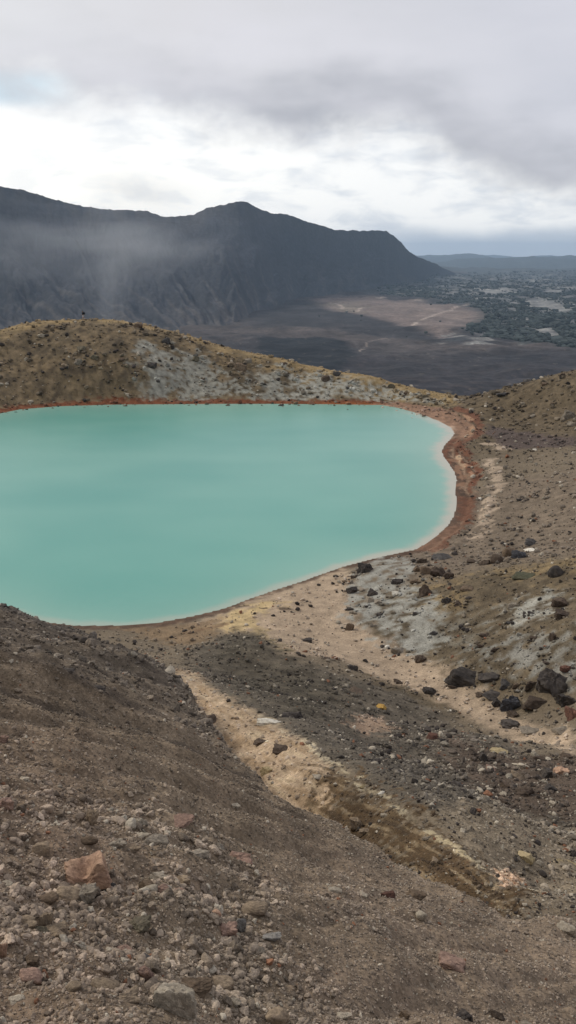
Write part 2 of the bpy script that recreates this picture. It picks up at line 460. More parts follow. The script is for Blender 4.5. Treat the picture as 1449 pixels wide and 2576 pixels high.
# grey-white altered clay
clay = [(925,1420),(960,1402),(1030,1408),(1035,1470),(1070,1500),(1120,1560),(1130,1610),(1060,1655),(990,1640),(930,1580),(880,1570),(880,1490),(905,1440)]
paint(poly_mask(clay, .012, .025)*sstep(-.75, .05, W1+WL*.6)*.95, (.240, .240, .222), .3)
paint(poly_mask([(1270,1525),(1330,1508),(1385,1500),(1395,1540),(1310,1575),(1260,1560)], .015, .03)*sstep(-.6, .1, W1+WL*.5)*.9, (.27, .268, .245), .25)
paint(poly_mask([(1180,1640),(1250,1615),(1320,1605),(1449,1595),(1449,1720),(1310,1690),(1240,1690)], .015, .035)*sstep(-.6, .1, W1+WL*.5)*.8, (.205, .205, .192), .25)
paint(poly_mask([(1080,1560),(1200,1550),(1230,1640),(1130,1640)], .02, .04)*sstep(-.4, .3, W1+WL*.5)*.5, (.15, .148, .13), .3)
# dark mound and gravel gully
paint(poly_mask([(470,1640),(560,1598),(640,1595),(720,1655),(850,1695),(1000,1740),(1130,1800),(1290,1880),(1449,1930),(1600,1950),(1600,2120),(1449,2120),(1250,2060),(1100,2060),(1000,2020),(850,1920),(700,1830),(520,1722)], .012, .012), (.105, .090, .072), .35)
paint(poly_mask([(520,1640),(600,1592),(650,1600),(720,1655),(800,1690),(885,1730),(880,1790),(830,1810),(740,1800),(640,1740),(540,1690)], .045, .04), (.070, .060, .046), .5)
paint(poly_mask([(1130,1850),(1250,1890),(1449,1900),(1600,1900),(1600,2080),(1380,2060),(1200,2000),(1120,1920)], .02, .04)*.75, (.080, .058, .045), .35)
paint(poly_mask([(868,1828),(900,1812),(960,1806),(975,1830),(930,1850)], .01, .02)*.8, (.33, .235, .17), .15)
paint(poly_mask([(1050,2060),(1200,2020),(1449,2080),(1600,2080),(1600,2300),(1449,2290),(1330,2260),(1150,2120)], .015, .03), (.195, .160, .118), .25)
# scar
scar_dir = hit([500, 900], [1740, 1990]); _d = np.array([scar_dir[0][1]-scar_dir[0][0], scar_dir[1][1]-scar_dir[1][0]]); _d /= np.linalg.norm(_d)
SU = X*_d[0]+Y*_d[1]; SVv = -X*_d[1]+Y*_d[0]
ST = fbm(SU/1.6, SVv/.22, 4, 120)
s1 = poly_mask([(436,1684),(470,1688),(560,1752),(655,1798),(730,1850),(800,1905),(850,1960),(840,2040),(760,2034),(700,2000),(620,1930),(560,1880),(500,1790)], .010, .010)*outA
paint(s1, (.37, .285, .205), .2)
paint(s1*sstep(-.1, .5, ST)*.6, (.25, .175, .105), .2)
paint(s1*sstep(.25, .6, WL)*.5, (.20, .145, .09), .2)
paint(s1*sstep(.25, .6, -ST)*.5, (.48, .39, .27), .1)
_p0 = plan([(830,1990)])[0]; SU0 = _p0[0]*_d[0]+_p0[1]*_d[1]
s2 = poly_mask([(800,1885),(900,1960),(1000,2020),(1120,2100),(1230,2190),(1330,2240),(1290,2310),(1180,2275),(1050,2205),(960,2125),(850,2070),(820,2055)], .014, .045)*outA*sstep(-.9, -.1, ST+(SU-SU0)/2.5)
paint(s2, (.082, .055, .031), .3)  # brown lower bank, its shade put into the colour
paint(s2*sstep(.15, .5, ST)*.45, (.14, .102, .062), .2)
ST2 = fbm(SU/.9+.3*WL, SVv/.085, 3, 171)
paint(s2*sstep(.32, .6, ST2)*.55, (.28, .22, .145), .2)
paint(s1*sstep(.2, .5, ST2)*.5, (.19, .14, .09), .2)
paint(s2*sstep(.25, .55, -ST2)*.6, (.045, .032, .022), .2)
paint(line_mask([(655,1800),(730,1850),(800,1898),(880,1952),(1010,2035),(1100,2098)], 8, .010)*outA*sstep(-.4, .3, ST+.1)*.75, (.41, .36, .265), .25)
paint(line_mask([(1090,2090),(1160,2140),(1230,2198),(1310,2245)], 8, .012)*outA*sstep(-.5, .2, ST+WL*.3)*.85, (.39, .33, .22), .2)
paint(poly_mask([(1240,2190),(1300,2195),(1325,2225),(1270,2235)], .008, .012)*.9, (.46, .30, .19), .25)
paint(line_mask([(1310,2238),(1340,2242),(1375,2252)], 4, .003), (.5, .44, .33))
paint(line_mask([(1390,2168),(1449,2172)], 8, .006)*.8, (.38, .30, .16))
# near scree
stk = fbm(X/3.5*_sv[0]*1+Y/3.5*_sv[1], (-X*_sv[1]+Y*_sv[0])/.5, 4, 130)
paint(onA, (.168, .129, .090), .16, WL)
paint(onA*sstep(8, 20, R), (.112, .092, .071), .25)
paint(onA*sstep(28, 38, R+3*W2), (.088, .075, .063), .25)
paint(onA*sstep(.0, .6, stk)*sstep(4, 9, R)*.55, (.170, .134, .096), .1)
paint(onA*sstep(.08, .5, -stk)*sstep(5, 10, R)*.7, (.066, .053, .042), .1)
paint(onA*sstep(.1, .6, W1)*sstep(8, 4, R)*.35, (.19, .138, .098), .1)
paint(onA*sstep(-.06, .12, A_)*sstep(9, 5, R)*.6, (.205, .158, .116), .12)
paint(onA*sstep(-.16, -.3, A_)*sstep(9, 5, R)*.4, (.190, .135, .095), .12)
lip = sstep(-.16, -.05, NA)*onA*sstep(10.8, 9.5, R)*sstep(-.2, .25, WL+.2)
paint(lip*sstep(.0, .03, A_)*.7, (.26, .205, .15), .2)
cols *= (1-onA[:, None])*np.array((1.03, 1.0, .945))+onA[:, None]*np.array((1.08, 1.06, 1.04))
cols *= (1+.10*WL[:, None]+.08*W2[:, None])
cols[:] = np.clip(cols, .01, .75)

MAT_GROUND = earth_material('scree_earth', 9.0, .75, .03, .42)
ground = mesh_np('ground', np.c_[X, Y, Z], grid_faces(len(RR), len(AZ))[:, ::-1], MAT_GROUND, cols)
tag(ground, kind='structure')

# ------------------------------------------------------------------ lake water
wa = np.radians(np.r_[np.arange(-60, -22, 1.0), np.arange(-22, 17, .16)])
wr = np.exp(np.linspace(math.log(44), math.log(156), 300))
WRr, WAa = np.meshgrid(wr, wa, indexing='ij')
wx, wy = (WRr*np.sin(WAa)).ravel(), (WRr*np.cos(WAa)).ravel()
ws = sdist(wx, wy, LAKE)
Fw = grid_faces(len(wr), len(wa))[:, ::-1]
Fw = Fw[(ws[Fw] < 1.2).any(1)]
use = np.unique(Fw); mp = np.full(len(wx), -1); mp[use] = np.arange(len(use))
dep = -ws[use]
big = fbm(wx[use]*.035, wy[use]*.05, 3, 140)
rr_ = np.hypot(wx[use], wy[use])
deep = np.array((.086, .335, .285)); mid = np.array((.150, .400, .335)); pale = np.array((.36, .50, .41)); rim = np.array((.52, .45, .37))
k = sstep(0, 1, .5+.55*big)[:, None]
wc = deep*(1-k)+mid*k
e = np.exp(-np.maximum(dep, 0)/(.05*rr_*1.0))[:, None]
wc = wc*(1-.5*e)+pale*.5*e
rimk = np.clip(sstep(.019, .003, dep/rr_ + .004*fbm(wx[use]*.5, wy[use]*.5, 3, 141)), 0, 1)[:, None]
rimk = rimk*np.interp(np.arctan2(wx[use], wy[use]), [-.3, -.1, 0, .1, .2], [.45, .5, .7, .9, 1])[:, None]*sstep(147, 128, rr_)[:, None]
wc = (wc*(1-.8*rimk)+rim*.8*rimk)*np.array((.86, .87, .87))
m, t, b = material('turquoise_water')
t.l.new(t.node('ShaderNodeAttribute', attribute_name='Col').outputs['Color'], b.inputs['Base Color'])
b.inputs['Roughness'].default_value = .26; b.inputs['Specular IOR Level'].default_value = .5; b.inputs['IOR'].default_value = 1.33
co = t.node('ShaderNodeTexCoord').outputs['Object']
mpn = t.node('ShaderNodeMapping', {'Vector': co, 'Scale': (1.0, .55, 1)}).outputs[0]
n1 = t.noise(mpn, 1.6, 5, .6); n2 = t.noise(mpn, .12, 2, .5)
bp = t.node('ShaderNodeBump', {'Strength': t.remap(n2, .35, .65, .2, .6), 'Distance': .05, 'Height': n1})
t.l.new(bp.outputs[0], b.inputs['Normal'])
water = mesh_np('water', np.c_[wx[use], wy[use], np.zeros(len(use))], mp[Fw], m, np.clip(wc, 0, 1))
tag(water, kind='structure')

# ------------------------------------------------------------------ valley floor
VZ = -222.0
va = np.radians(np.r_[np.arange(-60, -21, 1.5), np.arange(-21, 21, .14), np.arange(21, 61, 1.5)])
vt = np.r_[np.linspace(.62, .19, 30), np.arange(.188, .010, -.00042), np.geomspace(.0098, .0078, 20)]
vr = 247.0/vt
vr = np.r_[210, 260, 320, vr[vr > 390]]
VR, VA = np.meshgrid(vr, va, indexing='ij')
vx, vy = (VR*np.sin(VA)).ravel(), (VR*np.cos(VA)).ravel(); R2 = VR.ravel(); A2 = VA.ravel()
vz0 = np.interp(R2, [200, 600, 1300, 1900, 60000], [-72, -150, -212, VZ, VZ])
lump = fbm(vx/220, vy/220, 5, 201)
lobes = np.abs(fbm(vx/420, vy/260, 4, 202))
vz = vz0 + sstep(900, 1500, R2)*(sstep(3800, 2400, R2)*(10*lump+16*(lobes-.25)) + sstep(2600, 5000, R2)*15*lump
     + sstep(4600, 7000, R2)*sstep(.10, .2, A2)*22*fbm(vx/900, vy/900, 4, 204)
     + sstep(7000, 12000, R2)*60*fbm(vx/2600, vy/2600, 3, 203) + sstep(11000, 15000, R2)*150*np.clip(fbm(vx/4200, vy/4200, 3, 207)+.2, -.2, 1))
def vplan(pts):
    x, y = on_z([p[0] for p in pts], [p[1] for p in pts], VZ)
    return list(zip(x.tolist(), y.tolist()))
V1 = fbm(A2*40, np.log(R2)*55, 4, 205); V2 = fbm(vx/90, vy/160, 4, 206)
vc = np.empty((len(vx), 3), np.float32); vc[:] = (.032, .030, .034)
def vpaint(mask, c, vary=0.0, n=None):
    mk = np.clip(mask, 0, 1)[:, None]; c = np.array(c)[None]
    if vary: c = c*(1+vary*(V2 if n is None else n)[:, None])
    vc[:] = vc*(1-mk)+c*mk
def vmask(pts, soft=.02, rag=.04):
    P = vplan(pts); d = sdist(vx, vy, P)
    return sstep(1, -1, (d+rag*R2*V1*.5)/(soft*R2))
def vline(pts, w):
    return sstep(1.3, .7, seg_dist(vx, vy, vplan(pts), closed=False)/w)
Z3 = lambda pts: zoom_pts(566, pts)
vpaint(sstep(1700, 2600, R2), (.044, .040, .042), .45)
vpaint(sstep(.05, .4, V1)*.5, (.030, .028, .031), .3)
vpaint(sstep(.1, .5, -V1)*.5, (.058, .049, .047), .3)
vpaint(vmask(Z3([(-1500,470),(-300,500),(0,520),(160,520),(330,510),(520,560),(700,590),(900,600),(1449,560),(1449,640),(900,640),(500,640),(160,575),(-1500,560)]), .03, .08), (.072, .060, .056), .4)
vpaint(vmask(Z3([(100,375),(300,355),(480,375),(640,378),(760,400),(900,408),(1010,450),(985,490),(860,540),(760,565),(640,525),(500,492),(350,452),(190,425)]), .015, .03), (.150, .118, .104), .2)
vpaint(vmask(Z3([(560,400),(760,420),(1000,455),(860,470),(700,455)]), .02, .05)*.7, (.21, .165, .14), .2)
vpaint(vmask(Z3([(150,400),(300,385),(420,420),(330,440)]), .02, .05)*.5, (.17, .15, .115), .2)
forest_m = vmask(Z3([(430,330),(560,295),(840,240),(1100,225),(1500,190),(1500,640),(1300,600),(980,560),(870,540),(990,490),(1010,445),(900,400),(760,390),(620,360),(500,360)]), .02, .05)
vpaint(forest_m, (.046, .052, .052), .3)
gaps = [[(1195,372),(1280,372),(1340,395),(1430,425),(1400,445),(1290,425),(1215,405)], [(950,335),(1010,328),(1110,342),(1060,352),(970,350)], [(1235,520),(1330,525),(1400,560),(1330,570),(1260,545)],
        [(1300,460),(1340,465),(1330,475)], [(1180,470),(1230,480),(1215,490)], [(1330,312),(1449,318),(1449,330),(1360,326)], [(1150,270),(1260,282),(1230,292)], [(820,560),(1000,575),(960,600),(840,590)]]
for g in gaps: vpaint(vmask(Z3(g), .012, .09), (.23, .225, .21), .3)
vpaint(forest_m*sstep(.16, .42, V1)*.85, (.175, .172, .168), .35)  # mist in the forest hollows, put into the ground as pale colour
vpaint(vmask(Z3([(-150,340),(100,372),(190,425),(350,454),(500,494),(640,528),(760,566),(700,590),(560,560),(330,505),(160,520),(-150,520)]), .015, .03)*.85, (.030, .029, .032), .3)
for p, w in (([(185,395),(235,397),(270,405),(280,425),(345,435),(360,420),(390,410)], 9), ([(630,515),(645,495),(660,482),(700,465),(770,445),(800,432),(830,418),(905,400)], 8), ([(450,370),(490,366)], 17), ([(630,385),(670,383)], 15), ([(360,630),(400,595),(450,578),(530,555)], 3), ([(185,395),(215,392)], 20)):
    vpaint(vline(Z3(p), w)*sstep(-.5, .1, V1+.2)*.7, (.36, .30, .255))
vpaint(vmask(Z3([(-150,572),(40,566),(200,576),(300,600),(345,640),(330,690),(200,735),(-150,745)]), .006, .02)*.97, (.013, .015, .018), .15)
vpaint(vmask(Z3([(260,512),(330,506),(430,520),(440,545),(330,548),(270,535)]), .01, .03)*.8, (.026, .026, .03), .2)
vpaint(vmask(Z3([(560,690),(660,690),(700,730),(640,760),(560,740)]), .02, .05)*.7, (.024, .023, .026), .2)
vpaint(vmask(Z3([(760,575),(900,565),(960,590),(860,600)]), .01, .03)*.9, (.020, .022, .026), .2)
vpaint(vmask(Z3([(380,600),(520,580),(640,600),(760,640),(740,700),(600,680),(480,660)]), .03, .07)*.7, (.056, .050, .050), .3)
vpaint(vmask(Z3([(900,640),(1100,620),(1449,640),(1449,700),(1200,690),(1000,690)]), .03, .07)*.6, (.022, .022, .026), .3)
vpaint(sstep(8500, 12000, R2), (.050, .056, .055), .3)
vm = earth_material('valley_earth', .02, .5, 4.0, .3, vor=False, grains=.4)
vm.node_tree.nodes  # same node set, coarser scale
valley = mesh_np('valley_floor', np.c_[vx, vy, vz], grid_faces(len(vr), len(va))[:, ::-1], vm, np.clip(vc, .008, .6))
tag(valley, kind='structure')

# ------------------------------------------------------------------ mountain range beyond
RIDGE = [(-900,520),(-500,430),(-250,470),(-100,462),(0,469),(60,478),(130,500),(210,519),(262,526),(320,528),(372,531),(405,543),(440,546),(490,539),(525,521),(560,515),(588,508),(605,505),(625,511),(660,528),
         (685,537),(722,539),(760,553),(800,565),(842,577),(905,581),(945,580),(970,581),(990,592),(1010,612),(1030,634),(1060,650),(1090,662),(1112,672),(1140,686),(1180,690)]
BASE = [(-900,900),(-500,880),(0,872),(300,866),(450,858),(560,842),(640,806),(720,768),(780,757),(860,745),(930,733),(1000,722),(1080,705),(1140,694),(1180,692)]
RDIST = [(-900,3000),(0,3900),(400,4300),(600,4700),(800,5600),(970,6700),(1040,7600),(1140,9600),(1180,10300)]
mu = np.unique(np.r_[np.linspace(-900, 0, 60), np.arange(0, 1181, 2.2)])
ridge_n = fbm(mu/14., mu*0, 4, 301)*2.2*sstep(1180, 1100, mu)
rp = np.interp(mu, *zip(*RIDGE)) - ridge_n
bpx = np.interp(mu, *zip(*BASE))
bpx = np.convolve(np.pad(bpx, 10, mode='edge'), np.ones(21)/21, 'valid')
azr, tr = ray(mu, rp); azb, tb = ray(mu, bpx)
rrd = np.interp(mu, *zip(*RDIST)); zr = H-rrd*tr
rb = np.minimum((H-VZ+14)/tb, rrd*.985)
Rp = np.c_[rrd*np.sin(azr), rrd*np.cos(azr)]; Bp = np.c_[rb*np.sin(azb), rb*np.cos(azb)]
vv = np.linspace(0, 1, 150)
U, Vv = np.meshgrid(mu, vv, indexing='ij')
prof = .75*(1-Vv)**1.9 + .25*(1-Vv)**1.1
PX = Rp[:, None, 0]+(Bp-Rp)[:, None, 0]*Vv; PY = Rp[:, None, 1]+(Bp-Rp)[:, None, 1]*Vv
zb = VZ-14
zs = np.interp(mu, mu, np.convolve(np.pad(zr, 12, mode='edge'), np.hanning(25)/np.hanning(25).sum(), 'valid'))
PZ = zb+(zs[:, None]-zb)*prof+(zr-zs)[:, None]*np.exp(-Vv/.035)
uu = U - 330*Vv**1.3*sstep(820, 350, U)
uu = uu+18*fbm(U/90., Vv*3, 3, 305)
g1 = np.abs(fbm(uu/95., Vv*1.4, 3, 310)); g2 = np.abs(fbm(uu/34., Vv*2.6, 3, 320)); g3 = fbm(U/60., Vv*5, 4, 330)
env = np.clip(Vv*(1-Vv)*4, 0, 1)**.7*np.clip((zr[:, None]-zb)/450, .1, 1.2)
PZ = PZ + env*(60*fbm(uu/170., Vv*.9, 2, 312)*sstep(.0, .4, Vv) + 30*(.35-g1)*sstep(.05, .5, Vv) + 5*(.3-g2)*sstep(0, .4, Vv) + 13*g3 + 3*np.abs(fbm(U/26., Vv*7, 3, 345))) + 2*fbm(U/7., Vv*40, 3, 340)*env
# back slope
back = np.linspace(1, .05, 8)
BX = Rp[:, None, 0]*(1+.35*back); BY = Rp[:, None, 1]*(1+.35*back); BZ = zr[:, None]-(zr[:, None]-zb)*back*.9
MX = np.c_[BX, PX]; MY = np.c_[BY, PY]; MZ = np.c_[BZ, PZ]
st = fbm((U-420*Vv**1.3*sstep(820, 350, U)+14*fbm(U/60., Vv*4, 3, 351))/24., Vv*1.9, 5, 350)
mc = np.empty(U.shape+(3,)); mc[:] = (.038, .041, .050)
def mpaint(mk, c):
    mk = np.clip(mk, 0, 1)[..., None]; mc[:] = mc*(1-mk)+np.array(c)*mk
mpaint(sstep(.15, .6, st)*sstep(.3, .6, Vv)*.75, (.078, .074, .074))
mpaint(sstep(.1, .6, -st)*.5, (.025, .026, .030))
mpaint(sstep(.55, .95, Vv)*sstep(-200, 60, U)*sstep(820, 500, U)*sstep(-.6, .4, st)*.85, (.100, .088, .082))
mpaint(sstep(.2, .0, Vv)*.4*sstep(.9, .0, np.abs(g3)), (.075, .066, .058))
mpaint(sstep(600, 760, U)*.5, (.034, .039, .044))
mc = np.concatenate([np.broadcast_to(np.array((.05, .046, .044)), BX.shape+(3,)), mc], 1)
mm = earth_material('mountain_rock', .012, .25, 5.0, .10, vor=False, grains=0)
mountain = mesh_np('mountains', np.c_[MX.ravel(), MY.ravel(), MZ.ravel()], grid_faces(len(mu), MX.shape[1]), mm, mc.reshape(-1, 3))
tag(mountain, kind='structure')

# ------------------------------------------------------------------ forest on the valley floor
def ico(sub):
    bm = bmesh.new(); bmesh.ops.create_icosphere(bm, subdivisions=sub, radius=1)
    V = np.array([v.co[:] for v in bm.verts]); Fc = np.array([[v.index for v in f.verts] for f in bm.faces])
    bm.free(); return V, Fc
I1, I1F = ico(1); I2, I2F = ico(2); I3, I3F = ico(3); I4, I4F = ico(4); I5, I5F = ico(5)
FP = vplan(Z3([(430,330),(560,295),(840,240),(1100,225),(1500,190),(1500,640),(1300,600),(980,560),(870,540),(990,490),(1010,445),(900,400),(760,390),(620,360),(500,360)]))
n = 30000
fpx = rng.uniform(900, 1500, n); fpy = rng.uniform(660, 900, n)
fx, fy = on_z(fpx, fpy, VZ)
ok = inside(fx, fy, FP)
for g in gaps: ok &= ~inside(fx, fy, vplan(Z3(g)))
fr = np.hypot(fx, fy)
ok &= (fbm(np.arctan2(fx, fy)*40, np.log(fr)*55, 4, 205) < .18+.22*rng.random(n)) & (fr < 11000)
ok &= rng.random(n) < .75
# loose trees on the clearing
cx_, cy_ = on_z(rng.uniform(800, 1230, 14), rng.uniform(742, 850, 14), VZ)
fx = np.r_[fx[ok], cx_]; fy = np.r_[fy[ok], cy_]
def bil(x, y):
    az = np.arctan2(x, y); r = np.hypot(x, y)
    i = np.clip(np.searchsorted(vr, r)-1, 0, len(vr)-2); j = np.clip(np.searchsorted(va, az)-1, 0, len(va)-2)
    a = (r-vr[i])/(vr[i+1]-vr[i]); b_ = (az-va[j])/(va[j+1]-va[j])
    G = vz.reshape(len(vr), len(va))
    return G[i, j]*(1-a)*(1-b_)+G[i+1, j]*a*(1-b_)+G[i, j+1]*(1-a)*b_+G[i+1, j+1]*a*b_
fz = bil(fx, fy)
m_ = len(fx)
hs = rng.gamma(3, 1.2, m_)+1.5*(1+.4*(np.hypot(fx, fy) > 5000)); wsz = hs*rng.uniform(.7, 1.5, m_)
lumpT = I1*(1+.25*rng.standard_normal((len(I1), 1)))
TV = lumpT[None]*np.stack([wsz, wsz, hs], -1)[:, None]*(1+.22*rng.standard_normal((m_, len(I1), 1))) + np.stack([fx, fy, fz+hs*.5], -1)[:, None]
TF = (I1F[None]+(np.arange(m_)*len(I1))[:, None, None])
fcol = np.repeat(np.array((.036, .044, .042))[None]*rng.uniform(.6, 1.7, (m_, 1)), len(I1), 0)
m, t, b = material('far_bush')
t.l.new(t.node('ShaderNodeAttribute', attribute_name='Col').outputs['Color'], b.inputs['Base Color'])
forest = mesh_np('forest', TV.reshape(-1, 3), TF.reshape(-1, 3), m, fcol, smooth=False)
tag(forest, 'dark green bush and forest over the far valley floor with pale clearings', 'forest', kind='stuff')

# ------------------------------------------------------------------ rocks
def rock_shape(sub, kind, seed):
    g = np.random.default_rng(seed)
    V, Fc = {1: (I1, I1F), 2: (I2, I2F), 3: (I3, I3F), 4: (I4, I4F), 5: (I5, I5F)}[sub]
    D = V/np.linalg.norm(V, axis=1, keepdims=True)
    if kind == 'rnd': n, p, lo = 20, 9, .84
    elif kind == 'blk': n, p, lo = 6, 36, .75
    else: n, p, lo = 8, 40, .55
    N = g.standard_normal((n, 3)); N /= np.linalg.norm(N, axis=1, keepdims=True)
    d = g.uniform(lo, 1.0, n)
    if kind == 'blk':
        ax = np.array([[1, .15, .1], [-1, .1, .12], [.1, 1, .1], [.05, -1, .18], [.12, .05, 1], [0, 0, -1]])
        ax = ax+.22*g.standard_normal(ax.shape); ax /= np.linalg.norm(ax, axis=1, keepdims=True)
        N = np.r_[N, ax]; d = np.r_[np.maximum(d, .92), g.uniform(.62, .8, 6)]
    d6 = np.array([[1, 0, 0], [-1, 0, 0], [0, 1, 0], [0, -1, 0], [0, 0, 1], [0, 0, -1.]])
    N = np.r_[N, d6]; d = np.r_[d, np.ones(6)]
    q = np.maximum(D@N.T, 0)/d
    r = (q**p).sum(1)**(-1/p)
    o = g.uniform(0, 50, 3)
    amp = {'rnd': .07, 'blk': .09, 'ang': .22, 'slab': .16}.get(kind, .09)
    if sub >= 2:
        r = r*(1+amp*gn(D[:, 0]*1.9+o[0]+D[:, 2], D[:, 1]*1.9+o[1]-D[:, 2]*.7, 1)+amp*.6*gn(D[:, 0]*4.3+o[2]+D[:, 2]*2, D[:, 1]*4.3+o[1]+D[:, 2]*3, 2))
    if sub >= 4:
        r = r*(1-.09*np.abs(gn(D[:, 0]*5+o[2]+D[:, 2]*4, D[:, 1]*5+o[1]-D[:, 2]*4, 4))+.030*gn(D[:, 0]*11+o[2]+D[:, 2]*7, D[:, 1]*11+o[1]+D[:, 2]*9, 3))
    P = D*r[:, None]
    P -= (P.max(0)+P.min(0))/2; P /= (P.max(0)-P.min(0))/2
    return P, Fc

def rock_material(name, c, second=None, amt=.5):
    m, t, b = material(name)
    oi = t.node('ShaderNodeObjectInfo')
    co = t.node('ShaderNodeTexCoord').outputs['Object']
    rnd = oi.outputs['Random']
    cv = t.node('ShaderNodeVectorMath', {0: co, 1: t.node('ShaderNodeCombineXYZ', {0: rnd, 1: rnd, 2: rnd}).outputs[0]}, operation='ADD').outputs[0]
    n1 = t.noise(cv, 3.0, 6, .65); n2 = t.noise(cv, 17.0, 4, .65); n3 = t.noise(cv, 1.2, 3, .5)
    k = t.math('MULTIPLY', t.remap(n1, .3, .7, .55, 1.4), t.remap(n2, .3, .7, .75, 1.25))
    k = t.math('MULTIPLY', k, t.remap(rnd, 0, 1, .8, 1.22))
    a = t.mix(t.remap(n3, .42, .62, 0, amt), c, second or tuple(q*.55 for q in c))
    t.l.new(t.node('ShaderNodeVectorMath', {0: a, 1: t.node('ShaderNodeCombineXYZ', {0: k, 1: k, 2: k}).outputs[0]}, operation='MULTIPLY').outputs[0], b.inputs['Base Color'])
    bp = t.node('ShaderNodeBump', {'Strength': .55, 'Distance': .012, 'Height': t.math('ADD', n1, t.math('MULTIPLY', n2, .5))})
    t.l.new(bp.outputs[0], b.inputs['Normal'])
    return m
RC = {'dark': ((.054, .047, .043), (.110, .092, .076)), 'dbrown': ((.070, .052, .040), (.12, .092, .068)), 'brown': ((.135, .098, .068), None), 'tan': ((.235, .180, .125), (.17, .13, .10)),
      'pale': ((.36, .31, .24), (.27, .22, .17)), 'white': ((.62, .58, .50), (.45, .41, .34)), 'grey': ((.235, .200, .158), (.18, .155, .122)), 'dgrey': ((.076, .070, .066), (.05, .047, .045)),
      'orange': ((.42, .272, .185), (.30, .19, .14)), 'yellow': ((.40, .245, .07), (.28, .17, .06)), 'red': ((.128, .068, .050), (.085, .05, .042)), 'pink': ((.265, .175, .135), (.19, .13, .105)),
      'green': ((.120, .103, .072), (.15, .125, .09)), 'ochre': ((.33, .265, .155), (.23, .175, .10)), 'blue': ((.060, .060, .066), (.046, .045, .048)), 'bluegrey': ((.205, .190, .172), (.16, .15, .138)), 'moss': ((.062, .062, .040), (.085, .078, .052)), 'clay': ((.40, .40, .36), (.27, .27, .25))}
RM = {k: rock_material(k+'_stone', *v) for k, v in RC.items()}
ORG = {2: (0, 723.3), 3: (724.5, 566), 4: (724.5, 1006.2), 5: (724.5, 1352.1), 6: (0, 1477.9), 7: (724.5, 1823.8), 8: (0, 1949.6)}
B_, R_, S_ = 'boulder', 'rock', 'stone'
